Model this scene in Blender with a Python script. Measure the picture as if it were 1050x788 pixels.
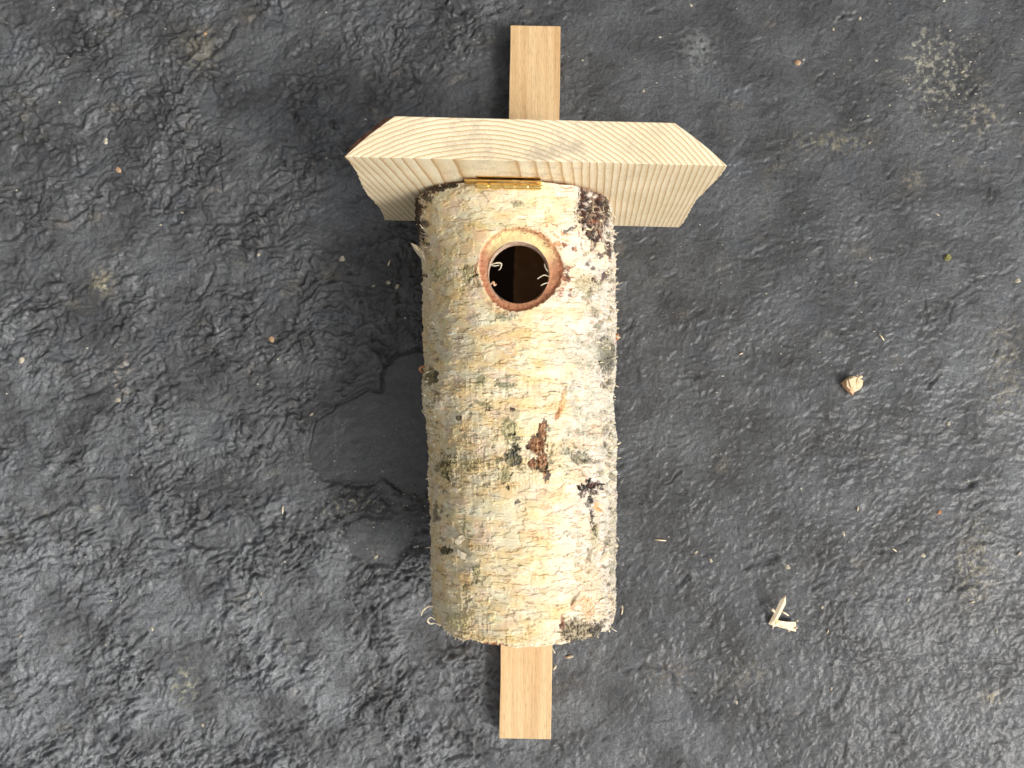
import bpy, math, random
import numpy as np
from mathutils import Vector
random.seed(7)
for o in list(bpy.data.objects):
    bpy.data.objects.remove(o)
scene = bpy.context.scene
col = scene.collection

# ------------------------------------------------------------------ camera, sky, sun, exposure
H = 0.51            # camera height above the slab (metres)
F = 787.0           # focal length in photo pixels (photo is 1050 wide)
cam_d = bpy.data.cameras.new('camera')
cam = bpy.data.objects.new('camera', cam_d)
col.objects.link(cam)
cam.location = (0, 0, H)
cam.rotation_euler = (0, 0, 0)
cam_d.sensor_width = 36.0
cam_d.lens = 36.0 * F / 1050.0
cam_d.clip_start = 0.01
cam_d.clip_end = 200
scene.camera = cam

SUN_EL = math.radians(43)
SUN_AZ = math.atan2(-0.62, 1.0)      # direction to the sun in the xy plane
world = bpy.data.worlds.new('World')
scene.world = world
world.use_nodes = True
wn = world.node_tree
sky = wn.nodes.new('ShaderNodeTexSky')
sky.sky_type = 'NISHITA'
sky.sun_disc = False
sky.sun_elevation = SUN_EL
sky.sun_rotation = math.pi / 2 - SUN_AZ
sky.dust_density = 7.0
sky.air_density = 1.0
bg = wn.nodes['Background']
bg.inputs['Strength'].default_value = 0.145
hs = wn.nodes.new('ShaderNodeHueSaturation')      # white balance of the skylight
hs.inputs['Saturation'].default_value = 0.10
wn.links.new(sky.outputs[0], hs.inputs['Color'])
wn.links.new(hs.outputs[0], bg.inputs[0])
sun_d = bpy.data.lights.new('sun', 'SUN')
sun_d.energy = 1.75
sun_d.angle = math.radians(14)
sun_d.color = (1.0, 0.95, 0.87)
sun = bpy.data.objects.new('sun', sun_d)
col.objects.link(sun)
sd = Vector((math.cos(SUN_AZ) * math.cos(SUN_EL), math.sin(SUN_AZ) * math.cos(SUN_EL), math.sin(SUN_EL)))
sun.rotation_euler = sd.to_track_quat('Z', 'Y').to_euler()
sun.location = sd * 2
scene.view_settings.view_transform = 'Standard'
scene.view_settings.look = 'None'
scene.view_settings.exposure = 0.06
scene.view_settings.gamma = 1.0
scene.cycles.max_bounces = 8

# ------------------------------------------------------------------ numpy noise
def P(u, v, z):
    d = H - z
    return Vector(((u - 525.0) * d / F, (394.0 - v) * d / F, z))

def lin(r, g, b):
    c = np.array([r, g, b], dtype=float) / 255.0
    return np.where(c <= 0.04045, c / 12.92, ((c + 0.055) / 1.055) ** 2.4)

def perlin(x, y, seed=0):
    rs = np.random.RandomState(seed)
    perm = rs.permutation(256)
    perm = np.concatenate([perm, perm])
    ang = rs.rand(256) * 2 * np.pi
    gx, gy = np.cos(ang).astype(np.float32), np.sin(ang).astype(np.float32)
    xi = np.floor(x).astype(np.int64); yi = np.floor(y).astype(np.int64)
    xf = (x - xi).astype(np.float32); yf = (y - yi).astype(np.float32)
    xi &= 255; yi &= 255
    xi1 = (xi + 1) & 255; yi1 = (yi + 1) & 255
    def g(ix, iy, fx, fy):
        h = perm[perm[ix] + iy]
        return gx[h] * fx + gy[h] * fy
    u = xf * xf * xf * (xf * (xf * 6 - 15) + 10)
    w = yf * yf * yf * (yf * (yf * 6 - 15) + 10)
    a = g(xi, yi, xf, yf); b = g(xi1, yi, xf - 1, yf)
    c = g(xi, yi1, xf, yf - 1); d = g(xi1, yi1, xf - 1, yf - 1)
    ab = a + u * (b - a); cd = c + u * (d - c)
    return (ab + w * (cd - ab)) * 1.4

def fbm(x, y, octv=4, seed=0, gain=0.5):
    t = 0; a = 1; f = 1; n = 0
    for k in range(octv):
        t = t + a * perlin(x * f, y * f, seed + k * 13)
        n += a; a *= gain; f *= 2.03
    return t / n

def sstep(a, b, x):
    t = np.clip((x - a) / (b - a), 0, 1)
    return t * t * (3 - 2 * t)

def polydist(U, V, pts, closed=False):
    d = np.full(U.shape, 1e9, dtype=np.float32)
    n = len(pts)
    for i in range(n if closed else n - 1):
        ax, ay = pts[i]; bx, by = pts[(i + 1) % n]
        dx, dy = bx - ax, by - ay
        t = np.clip(((U - ax) * dx + (V - ay) * dy) / (dx * dx + dy * dy), 0, 1)
        d = np.minimum(d, np.hypot(U - ax - t * dx, V - ay - t * dy))
    return d

def inside(U, V, pts):
    r = np.zeros(U.shape, dtype=bool)
    n = len(pts)
    for i in range(n):
        ax, ay = pts[i]; bx, by = pts[(i + 1) % n]
        if ay == by:
            continue
        c = ((ay > V) != (by > V)) & (U < (bx - ax) * (V - ay) / (by - ay) + ax)
        r ^= c
    return r

# ------------------------------------------------------------------ object helpers
def tag(o, label=None, cat=None, group=None, kind=None):
    if label: o['label'] = label
    if cat: o['category'] = cat
    if group: o['group'] = group
    if kind: o['kind'] = kind
    return o

def empty(name, loc):
    o = bpy.data.objects.new(name, None)
    o.empty_display_size = 0.02
    o.location = loc
    col.objects.link(o)
    return o

def link(name, me, mat, parent=None):
    me.materials.append(mat)
    o = bpy.data.objects.new(name, me)
    col.objects.link(o)
    if parent is not None:
        o.parent = parent
        # mesh coordinates are world coordinates: undo every ancestor's location
        p = parent; off = Vector((0, 0, 0))
        while p is not None:
            off += p.location
            p = p.parent
        o.location = -off
    return o

def mesh_np(name, verts, faces, smooth=True, colors=None):
    me = bpy.data.meshes.new(name)
    verts = np.ascontiguousarray(verts, dtype=np.float32)
    faces = np.ascontiguousarray(faces, dtype=np.int32)
    nf, k = faces.shape
    me.vertices.add(len(verts)); me.vertices.foreach_set('co', verts.ravel())
    me.loops.add(nf * k); me.loops.foreach_set('vertex_index', faces.ravel())
    me.polygons.add(nf)
    me.polygons.foreach_set('loop_start', np.arange(0, nf * k, k, dtype=np.int32))
    me.polygons.foreach_set('use_smooth', np.full(nf, smooth))
    me.update(calc_edges=True)
    if colors is not None:
        a = me.color_attributes.new('tint', 'FLOAT_COLOR', 'POINT')
        c = np.ones((len(verts), 4), dtype=np.float32); c[:, :colors.shape[1]] = colors
        a.data.foreach_set('color', c.ravel())
    return me

def grid_faces(nr, nc, wrap=False):
    i = np.arange(nr - 1)[:, None]
    j = np.arange(nc if wrap else nc - 1)[None, :]
    j1 = (j + 1) % nc
    return np.stack([i * nc + j, i * nc + j1, (i + 1) * nc + j1, (i + 1) * nc + j], -1).reshape(-1, 4)

class MB:
    def __init__(s): s.v = []; s.f = []; s.sm = []
    def add(s, v, f, sm=False):
        b = len(s.v); s.v += [tuple(p) for p in v]
        for q in f: s.f.append(tuple(b + i for i in q)); s.sm.append(sm)
    def tube(s, pts, rad, n=6, flat=1.0, sm=True):
        pts = [Vector(p) for p in pts]; v = []
        for i, p in enumerate(pts):
            t = (pts[min(i + 1, len(pts) - 1)] - pts[max(i - 1, 0)]).normalized()
            a = t.cross(Vector((0, 0, 1)))
            if a.length < 1e-3: a = t.cross(Vector((0, 1, 0)))
            a.normalize(); b = t.cross(a)
            r = rad[i] if hasattr(rad, '__len__') else rad
            for k in range(n):
                q = 2 * math.pi * k / n
                v.append(p + a * math.cos(q) * r + b * math.sin(q) * r * flat)
        f = []
        for i in range(len(pts) - 1):
            for k in range(n):
                f.append((i * n + k, i * n + (k + 1) % n, (i + 1) * n + (k + 1) % n, (i + 1) * n + k))
        f.append(tuple(range(n))[::-1]); f.append(tuple((len(pts) - 1) * n + k for k in range(n)))
        s.add(v, f, sm)
    def prism(s, outline, z0, z1, jit=0.0):
        n = len(outline)
        c = lambda: random.uniform(-jit, jit)
        v = [(x, y, z0) for x, y in outline] + [(x + c(), y + c(), z1 + c()) for x, y in outline]
        f = [tuple(range(n))[::-1], tuple(range(n, 2 * n))] + [(i, (i + 1) % n, n + (i + 1) % n, n + i) for i in range(n)]
        s.add(v, f)
    def build(s, name, mat, parent=None, bevel=0):
        me = bpy.data.meshes.new(name)
        me.from_pydata(s.v, [], s.f)
        me.polygons.foreach_set('use_smooth', s.sm)
        me.update()
        o = link(name, me, mat, parent)
        if bevel:
            m = o.modifiers.new('bevel', 'BEVEL'); m.width = bevel; m.segments = 2; m.limit_method = 'ANGLE'
        return o

# ------------------------------------------------------------------ materials
def newmat(name):
    m = bpy.data.materials.new(name); m.use_nodes = True
    nt = m.node_tree
    return m, nt, nt.nodes['Principled BSDF']

def N(nt, t, **kw):
    n = nt.nodes.new(t)
    for k, v in kw.items():
        if k in n.inputs: n.inputs[k].default_value = v
        else: setattr(n, k, v)
    return n

def mathn(nt, op, a, b=None, c=None):
    n = nt.nodes.new('ShaderNodeMath'); n.operation = op
    for i, x in enumerate((a, b, c)):
        if x is None: continue
        if isinstance(x, (int, float)): n.inputs[i].default_value = x
        else: nt.links.new(x, n.inputs[i])
    return n.outputs[0]

def ramp(nt, fac, stops):
    r = nt.nodes.new('ShaderNodeValToRGB')
    e = r.color_ramp.elements
    while len(e) < len(stops): e.new(0.5)
    for i, (p, c) in enumerate(stops):
        e[i].position = p; e[i].color = (*c, 1)
    nt.links.new(fac, r.inputs[0])
    return r.outputs[0]

def mixc(nt, fac, a, b, mode='MIX'):
    n = nt.nodes.new('ShaderNodeMix'); n.data_type = 'RGBA'; n.blend_type = mode
    for s, x in ((0, fac), (6, a), (7, b)):
        if isinstance(x, (int, float)): n.inputs[s].default_value = x
        elif isinstance(x, (tuple, list, np.ndarray)): n.inputs[s].default_value = (*x, 1)
        else: nt.links.new(x, n.inputs[s])
    return n.outputs[2]

def bumpn(nt, bs, h, dist, strength=1.0):
    b = nt.nodes.new('ShaderNodeBump'); b.inputs['Distance'].default_value = dist
    b.inputs['Strength'].default_value = strength
    nt.links.new(h, b.inputs['Height']); nt.links.new(b.outputs[0], bs.inputs['Normal'])

def coords(nt, scale=(1, 1, 1)):
    tc = nt.nodes.new('ShaderNodeTexCoord')
    mp = nt.nodes.new('ShaderNodeMapping')
    mp.inputs['Scale'].default_value = scale
    nt.links.new(tc.outputs['Object'], mp.inputs[0])
    return mp.outputs[0]

def noise(nt, vec, scale, detail=4, rough=0.5, dist=0.0):
    n = nt.nodes.new('ShaderNodeTexNoise')
    n.inputs['Scale'].default_value = scale; n.inputs['Detail'].default_value = detail
    n.inputs['Roughness'].default_value = rough; n.inputs['Distortion'].default_value = dist
    nt.links.new(vec, n.inputs['Vector'])
    return n.outputs['Fac']

def g3(v): return (v, v, v)

# slab: vertex tint (mineral colour plus painted sheen and pit shade) x fine grain
M_slab, nt, bs = newmat('dark_slab')
at = N(nt, 'ShaderNodeAttribute', attribute_name='tint')
c = coords(nt)
n1 = noise(nt, c, 900, 5, 0.7)
n2 = noise(nt, c, 260, 4, 0.6)
cc = mixc(nt, 1.0, at.outputs['Color'], ramp(nt, n1, [(0.30, g3(0.45)), (0.5, g3(0.95)), (0.70, g3(1.8))]), 'MULTIPLY')
ns = noise(nt, c, 1150, 2, 0.5)
cc = mixc(nt, ramp(nt, ns, [(0.70, g3(0)), (0.76, g3(0.5))]), cc, tuple(lin(150, 150, 146)))
nt.links.new(cc, bs.inputs['Base Color'])
nt.links.new(ramp(nt, n2, [(0.3, g3(0.36)), (0.7, g3(0.62))]), bs.inputs['Roughness'])
bs.inputs['Specular IOR Level'].default_value = 0.8
hh = mathn(nt, 'MULTIPLY_ADD', n2, 1.8, n1)
n3 = noise(nt, c, 2200, 2, 0.6)
hh = mathn(nt, 'MULTIPLY_ADD', n3, 0.45, hh)
hh = mathn(nt, 'MULTIPLY', hh, at.outputs['Alpha'])
bumpn(nt, bs, hh, 0.0014, 1.0)
bs.inputs['Coat Weight'].default_value = 0.28
bs.inputs['Coat Roughness'].default_value = 0.3

# bark: vertex tint x fine fibre
M_bark, nt, bs = newmat('birch_bark')
at = N(nt, 'ShaderNodeAttribute', attribute_name='tint')
c = coords(nt, (1, 4.5, 1))
n1 = noise(nt, c, 420, 5, 0.65)
c2 = coords(nt)
n2 = noise(nt, c2, 1300, 3, 0.6)
cc = mixc(nt, 1.0, at.outputs['Color'], ramp(nt, n1, [(0.25, g3(0.91)), (0.72, g3(1.05))]), 'MULTIPLY')
cc = mixc(nt, 1.0, cc, ramp(nt, n2, [(0.2, g3(0.93)), (0.8, g3(1.04))]), 'MULTIPLY')
nt.links.new(cc, bs.inputs['Base Color'])
bs.inputs['Roughness'].default_value = 0.62
bs.inputs['Specular IOR Level'].default_value = 0.35
bumpn(nt, bs, mathn(nt, 'MULTIPLY_ADD', n1, 2.0, n2), 0.00022, 0.7)

# roof: annual rings about a pith that lies below the board
def ring_wood(name, cx, cy, period, pale, mid, dark, along=2, rough=0.6):
    m, nt, bs = newmat(name)
    tc = nt.nodes.new('ShaderNodeTexCoord')
    sep = nt.nodes.new('ShaderNodeSeparateXYZ'); nt.links.new(tc.outputs['Object'], sep.inputs[0])
    mp = nt.nodes.new('ShaderNodeMapping')
    sc = [1, 1, 1]; sc[along] = 0.12
    mp.inputs['Scale'].default_value = sc
    nt.links.new(tc.outputs['Object'], mp.inputs[0])
    dx = mathn(nt, 'SUBTRACT', sep.outputs[0], cx)
    dy = mathn(nt, 'SUBTRACT', sep.outputs[1], cy)
    lean = mathn(nt, 'MULTIPLY', sep.outputs[2], 0.10)
    dx = mathn(nt, 'ADD', dx, lean)
    r = mathn(nt, 'SQRT', mathn(nt, 'ADD', mathn(nt, 'MULTIPLY', dx, dx), mathn(nt, 'MULTIPLY', dy, dy)))
    w = noise(nt, mp.outputs[0], 28, 2, 0.5)
    r = mathn(nt, 'MULTIPLY_ADD', mathn(nt, 'SUBTRACT', w, 0.5), 0.0030, r)
    w2 = noise(nt, mp.outputs[0], 260, 2, 0.5)
    r = mathn(nt, 'MULTIPLY_ADD', mathn(nt, 'SUBTRACT', w2, 0.5), 0.0007, r)
    ph = mathn(nt, 'FRACT', mathn(nt, 'DIVIDE', r, period))
    base = ramp(nt, ph, [(0.0, pale), (0.30, pale), (0.72, mid), (0.90, dark), (0.97, mid), (1.0, pale)])
    fine = noise(nt, mp.outputs[0], 1500, 3, 0.6)
    blot = noise(nt, tc.outputs['Object'], 30, 3, 0.5)
    c = mixc(nt, 1.0, base, ramp(nt, fine, [(0.2, g3(0.86)), (0.8, g3(1.08))]), 'MULTIPLY')
    c = mixc(nt, 1.0, c, ramp(nt, blot, [(0.3, (0.90, 0.88, 0.84)), (0.65, (1.04, 1.04, 1.06))]), 'MULTIPLY')
    return m, nt, bs, c, ph, fine
M_roof, nt, bs, c, ph, fine = ring_wood('spruce_board', -0.002, 0.016, 0.0021,
    tuple(lin(240, 226, 194)), tuple(lin(228, 206, 166)), tuple(lin(190, 152, 104)))
# grey mineral smudges near the sawn front edge
tc = nt.nodes.new('ShaderNodeTexCoord')
gn = noise(nt, tc.outputs['Object'], 70, 5, 0.75)
gm = ramp(nt, gn, [(0.52, g3(0)), (0.66, g3(0.55))])
gv = nt.nodes.new('ShaderNodeVectorMath'); gv.operation = 'DISTANCE'
nt.links.new(tc.outputs['Object'], gv.inputs[0]); gv.inputs[1].default_value = (0.012, 0.116, 0.150)
gm = mathn(nt, 'MULTIPLY', gm, ramp(nt, mathn(nt, 'MULTIPLY', gv.outputs['Value'], 12.0), [(0.2, g3(1)), (0.9, g3(0.08))]))
c = mixc(nt, gm, c, tuple(lin(160, 146, 126)))
nt.links.new(c, bs.inputs['Base Color'])
bs.inputs['Roughness'].default_value = 0.62
sep = nt.nodes.new('ShaderNodeSeparateXYZ'); nt.links.new(tc.outputs['Object'], sep.inputs[0])
bumpn(nt, bs, mathn(nt, 'MULTIPLY_ADD', ph, -0.5, fine), 0.0003, 0.7)

def strip_wood(name, pale, dark):
    m, nt, bs = newmat(name)
    v = coords(nt, (1, 0.03, 1))
    a = noise(nt, v, 170, 4, 0.6); b = noise(nt, v, 900, 3, 0.6)
    v2 = coords(nt, (1, 0.10, 1)); d = noise(nt, v2, 1700, 2, 0.5)
    c = ramp(nt, a, [(0.30, dark), (0.5, tuple((np.array(pale) + np.array(dark)) / 2)), (0.68, pale)])
    c = mixc(nt, 1.0, c, ramp(nt, b, [(0.3, g3(0.88)), (0.7, g3(1.06))]), 'MULTIPLY')
    c = mixc(nt, 1.0, c, ramp(nt, d, [(0.32, g3(0.80)), (0.5, g3(1.0))]), 'MULTIPLY')
    nt.links.new(c, bs.inputs['Base Color'])
    bs.inputs['Roughness'].default_value = 0.55
    bumpn(nt, bs, mathn(nt, 'ADD', b, d), 0.0002, 0.6)
    return m
M_strip = strip_wood('planed_larch', tuple(lin(232, 200, 152)), tuple(lin(204, 164, 114)))

M_brass, nt, bs = newmat('brass')
bs.inputs['Metallic'].default_value = 1.0
v = coords(nt); a = noise(nt, v, 500, 3, 0.6)
nt.links.new(ramp(nt, a, [(0.3, (0.74, 0.46, 0.14)), (0.7, (0.98, 0.70, 0.26))]), bs.inputs['Base Color'])
bs.inputs['Roughness'].default_value = 0.22

def noisy_mat(name, c0, c1, scale=300, rough=0.7, bump=0.0003, stretch=(1, 1, 1)):
    m, nt, bs = newmat(name)
    v = coords(nt, stretch); a = noise(nt, v, scale, 5, 0.65)
    nt.links.new(ramp(nt, a, [(0.3, c0), (0.7, c1)]), bs.inputs['Base Color'])
    bs.inputs['Roughness'].default_value = rough
    bumpn(nt, bs, a, bump, 0.8)
    return m
M_inner = noisy_mat('bored_wood', (0.50, 0.28, 0.14), (0.72, 0.50, 0.32), 160)
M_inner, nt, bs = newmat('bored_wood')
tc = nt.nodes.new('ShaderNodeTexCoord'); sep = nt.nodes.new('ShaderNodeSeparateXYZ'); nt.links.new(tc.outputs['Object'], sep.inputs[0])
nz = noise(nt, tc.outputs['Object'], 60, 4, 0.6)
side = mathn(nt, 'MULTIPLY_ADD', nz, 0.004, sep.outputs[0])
spill_mask = ramp(nt, mathn(nt, 'MULTIPLY_ADD', side, 100.0, 0.15), [(0.46, g3(0)), (0.52, g3(1))])  # light spilling into the bore, painted as bright brown; the left stays dark
nt.links.new(mixc(nt, spill_mask, (0.10, 0.055, 0.03), ramp(nt, nz, [(0.35, (0.60, 0.30, 0.12)), (0.65, (0.85, 0.52, 0.26))])), bs.inputs['Base Color'])
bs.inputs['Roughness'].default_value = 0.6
M_cutwood = noisy_mat('cut_birch', tuple(lin(196, 140, 100)), tuple(lin(232, 196, 158)), 500)
M_paper = noisy_mat('peeling_bark', tuple(lin(176, 158, 122)), tuple(lin(232, 222, 198)), 900, 0.65)
M_rust = noisy_mat('rusty_bark', tuple(lin(140, 84, 52)), tuple(lin(204, 152, 108)), 500)
M_darkbark = noisy_mat('dark_bark', tuple(lin(26, 20, 15)), tuple(lin(92, 70, 50)), 260, 0.85, 0.0012)
M_redbark = noisy_mat('reddish_bark', tuple(lin(66, 40, 30)), tuple(lin(158, 106, 78)), 260, 0.85, 0.0008)
M_chip = noisy_mat('pale_wood_chip', tuple(lin(216, 182, 134)), tuple(lin(246, 226, 190)), 420, 0.65)
M_shav = noisy_mat('wood_shaving', tuple(lin(232, 200, 140)), tuple(lin(252, 240, 222)), 300, 0.6)
M_green = noisy_mat('mossy_chip', tuple(lin(40, 44, 22)), tuple(lin(186, 180, 110)), 500, 0.7)
M_crumb = noisy_mat('pale_crumb', tuple(lin(120, 110, 94)), tuple(lin(208, 198, 176)), 700, 0.7)
M_ocrumb = noisy_mat('tan_crumb', tuple(lin(140, 108, 80)), tuple(lin(196, 162, 128)), 300, 0.7)

# ------------------------------------------------------------------ the slab
def axis(half, step):
    a = [0.0]
    while a[-1] < half: a.append(a[-1] + step)
    s = step
    while a[-1] < 12: s *= 1.35; a.append(a[-1] + s)
    a = np.array(a)
    return np.concatenate([-a[:0:-1], a])
xs = axis(0.365, 0.00078); ys = axis(0.275, 0.00078)
X, Y = np.meshgrid(xs, ys)
U = 525 + X * F / H; V = 394 - Y * F / H
far = sstep(0.42, 0.9, np.maximum(np.abs(X), np.abs(Y)))
# coarse wrinkles (left), finer grit (right)
wl = 1 - sstep(380, 700, U + 60 * perlin(U / 160, V / 160, 3))
wx = perlin(U / 34, V / 34, 11); wy = perlin(U / 34, V / 34, 12)
Uw = U + 9 * wx + 2.5 * perlin(U / 9, V / 9, 17); Vw = V + 9 * wy + 2.5 * perlin(U / 9, V / 9, 18)
ca, sa = math.cos(0.30), math.sin(0.30)
A = Uw * ca + Vw * -sa; B = Uw * sa + Vw * ca        # wrinkles run slightly up to the right
b1 = np.abs(perlin(A / 25, B / 14, 21))
b2 = np.abs(perlin(A / 12, B / 7.5, 22))
b3 = np.abs(perlin(A / 8, B / 5.2, 23))
b4 = np.abs(perlin(A / 4.2, B / 3.2, 25))
mod = 0.42 + 1.0 * sstep(-0.32, 0.42, fbm(U / 75, V / 75, 4, 31))
def terrace(h, n, sharp):
    q = h * n; fl_ = np.floor(q); fr_ = q - fl_
    return (fl_ + sstep(0.5 - sharp, 0.5 + sharp, fr_)) / n
f1 = fbm(A / 26, B / 15, 4, 311, 0.5); f2 = fbm(A / 12, B / 8, 4, 321, 0.62)
ter = terrace(f1, 6.0, 0.13); ter2 = terrace(f2, 4.5, 0.16)
grit = fbm(U / 3.6, V / 3.0, 3, 331, 0.7)
creaseL = (0.85 * np.minimum(b1, 0.40) + 0.75 * np.minimum(b2, 0.45) + 0.62 * b3 + 0.34 * b4 + 0.70 * ter + 0.30 * f1 + 0.45 * ter2 + 0.22 * grit)
r1 = fbm(Uw / 10, Vw / 8, 4, 41, 0.62)
r2 = np.abs(perlin(A / 10, B / 6, 43)); r3 = np.abs(perlin(Uw / 4.5, Vw / 3.6, 44))
gritR = (0.85 * r1 + 0.35 * r2 + 0.2 * r3 + 0.5 * ter2 + 0.3 * ter * mod + 0.32 * grit)
low = fbm(U / 130, V / 130, 3, 51)
pit = sstep(0.33, 0.62, perlin(Uw / 15, Vw / 9, 55))
hL = 0.00155 * creaseL * mod - 0.0008 * pit * mod
hR = 0.00115 * gritR * (0.75 + 0.5 * mod) - 0.0005 * pit
Z = 1.95 * wl * hL + 0.85 * (1 - wl) * hR + 0.0022 * low
base = 0.0022 * low
tint = np.ones(X.shape + (3,))
tone = fbm(U / 60, V / 60, 5, 61, 0.6)
col_a = lin(40, 40, 41); col_b = lin(84, 86, 88); col_w = lin(116, 108, 92)
t = sstep(-0.5, 0.5, tone)
tint[:] = col_a * (1 - t[..., None]) + col_b * t[..., None]
# sky sheen painted as paler tint at the left foot; right edge paler too
sheen_pale = 0.95 * sstep(0.0, 1.0, (V - 330) / 500.0 + (260 - U) / 900.0 + 0.15 * tone) + \
    0.40 * sstep(-0.1, 0.6, (U - 860) / 300.0 + 0.4 * fbm(U / 80, V / 80, 4, 63)) * sstep(120, 330, V)
tint = tint * (1 + 1.3 * np.clip(sheen_pale, 0, 1.2)[..., None] * np.array([1.0, 1.02, 1.02]))
wm = sstep(0.22, 0.5, fbm(U / 45, V / 30, 5, 67, 0.65)) * 0.38
tint = tint * (1 - wm[..., None]) + col_w * wm[..., None]
bm_ = sstep(0.15, 0.5, fbm(U / 50, V / 38, 4, 69)) * 0.35
tint = tint * (1 - bm_[..., None]) + lin(66, 72, 82) * bm_[..., None]
# crevice shade painted into the tint: pits darkened
tint *= (1 - 0.35 * pit * sstep(-0.2, 0.3, perlin(U / 30, V / 30, 70)))[..., None]

def win(u0, v0, u1, v1):
    j0, j1 = np.searchsorted(xs, [(u0 - 525) * H / F, (u1 - 525) * H / F])
    i0, i1 = np.searchsorted(ys, [(394 - v1) * H / F, (394 - v0) * H / F])
    return slice(i0, i1), slice(j0, j1)

ROUGHN = np.ones(X.shape) * (0.55 + 0.35 * sstep(300, 700, U) + 0.25 * fbm(U / 50, V / 50, 3, 78))
patches = [
    ([(450, 358), (425, 360), (410, 362), (395, 375), (390, 402), (376, 400), (345, 415), (322, 432), (316, 455), (318, 480), (335, 494), (362, 500), (395, 494), (425, 512), (450, 505)], 0.0014, 0.11, 0.62),
    ([(351, 540), (358, 533), (372, 530), (400, 531), (416, 536), (427, 546), (421, 560), (405, 582), (375, 580), (357, 567)], 0.0015, 0.10, 0.66),
    ([(190, 554), (205, 541), (235, 528), (255, 527), (270, 540), (272, 556), (245, 566), (212, 566)], 0.0010, 0.30, 0.9),
    ([(200, 112), (212, 84), (220, 82), (228, 110), (226, 128), (205, 130)], -0.0003, 0.3, 1.1),
    ([(110, 196), (130, 192), (148, 200), (150, 220), (128, 224), (112, 212)], 0.0005, 0.3, 0.85),
]
for pts, depth, keep, dark in patches:
    full = 0.75 if dark in (0.66, 0.62) else 0.0
    us = [p[0] for p in pts]; vs = [p[1] for p in pts]
    s = win(min(us) - 14, min(vs) - 14, max(us) + 14, max(vs) + 14)
    u, v = U[s] + 2.6 * perlin(U[s] / 14, V[s] / 14, 81) + 1.2 * perlin(U[s] / 5, V[s] / 5, 82), V[s] + 2.6 * perlin(U[s] / 14, V[s] / 14, 83) + 1.2 * perlin(U[s] / 5, V[s] / 5, 84)
    d = polydist(u, v, pts, True); ins = inside(u, v, pts)
    sd_ = np.where(ins, -d, d)
    cv = sum(vs) / len(vs); cu = sum(us) / len(us)
    below = (1 - full) * sstep(-0.3, 0.9, ((V[s] - cv) * 0.9 + (U[s] - cu) * 0.45) / 40.0)
    m = 1 - sstep(-1.6 - 10 * below, 0.6 + 3 * below, sd_ + 2.5 * below * fbm(U[s] / 6, V[s] / 6, 3, 86))
    flat = base[s] + 0.0006 + keep * (Z[s] - base[s]) - depth * 0.6 + 0.0007 * fbm(U[s] / 22, V[s] / 16, 4, 88)
    Z[s] = Z[s] * (1 - m) + flat * m
    # the upper-left rim is a narrow open crack
    cv = sum(vs) / len(vs); cu = sum(us) / len(us)
    up = np.maximum(sstep(-0.2, 0.5, (-(V[s] - cv) * 0.9 - (U[s] - cu) * 0.35) / 40.0), full * sstep(-.3, .2, perlin(U[s] / 14, V[s] / 14, 85)))
    g = np.exp(-(sd_ / 1.5) ** 2) * up
    Z[s] -= 0.0024 * g * (depth > 0)
    Z[s] += 0.0005 * np.exp(-((sd_ - 4) / 2.2) ** 2) * up
    ROUGHN[s] *= 1 - 0.6 * m
    tint[s] *= (1 - m[..., None] * (1 - dark))
    sm = 0.6 * m[..., None]
    mean = tint[s].mean(axis=(0, 1))
    tint[s] = tint[s] * (1 - sm) + mean * dark * sm

def groove(pts, w=1.0, depth=0.0012):
    us = [p[0] for p in pts]; vs = [p[1] for p in pts]
    s = win(min(us) - 10, min(vs) - 10, max(us) + 10, max(vs) + 10)
    if U[s].size == 0: return
    u = U[s] + 2.5 * perlin(U[s] / 9, V[s] / 9, 91); v = V[s] + 2.5 * perlin(U[s] / 9, V[s] / 9, 92)
    d = polydist(u, v, pts)
    Z[s] -= depth * np.exp(-(d / w) ** 2)
    Z[s] += depth * 0.35 * np.exp(-((d - 3.2 * w) / (1.6 * w)) ** 2)
for pts, w, dp in [
    ([(240, 28), (232, 42), (215, 55), (200, 68), (194, 78)], 2.2, .0022), ([(148, 372), (156, 366), (166, 371), (170, 380), (160, 386), (152, 384)], 1.3, .0012),
    ([(190, 384), (200, 384), (207, 392)], 1.2, .0012), ([(155, 425), (158, 400), (165, 394), (183, 394)], 1.3, .0013),
    ([(170, 304), (185, 308), (200, 307), (210, 298), (218, 280)], 1.6, .0014), ([(75, 410), (98, 402), (110, 396)], 1.5, .0014),
    ([(125, 404), (140, 402)], 1.6, .0015), ([(0, 246), (15, 244), (25, 232)], 1.5, .0014), ([(175, 545), (180, 552), (192, 560)], 1.3, .0013),
    ([(240, 210), (228, 200), (226, 180)], 1.5, .0013), ([(340, 128), (350, 124)], 2, .0014), ([(765, 582), (782, 575), (795, 573)], 2.0, .0016),
    ([(968, 500), (985, 502), (1000, 495)], 2.0, .0015), ([(640, 690), (660, 683), (680, 686), (697, 704), (712, 712)], 1.5, .0014),
    ([(983, 605), (998, 598), (1003, 602)], 1.5, .0012), ([(60, 640), (78, 632)], 1.5, .0012), ([(40, 700), (60, 705), (75, 700)], 1.8, .0014)]:
    groove(pts, w, dp)
rr = random.Random(5)
for k in range(190):      # short curled creases, mostly on the left half
    u = rr.uniform(-20, 430) if k < 150 else rr.uniform(640, 1060); v = rr.uniform(0, 788)
    a = rr.gauss(-0.25, 0.6); L = rr.uniform(5, 24); cv = rr.uniform(-0.5, 0.5)
    pts = []
    for q in range(4):
        if 308 < u < 445 and 352 < v < 590: break
        pts.append((u, v)); u += L / 3 * math.cos(a); v += L / 3 * math.sin(a); a += cv
    if len(pts) > 1: groove(pts, rr.uniform(0.7, 1.5), rr.uniform(.0004, .0012))
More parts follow.
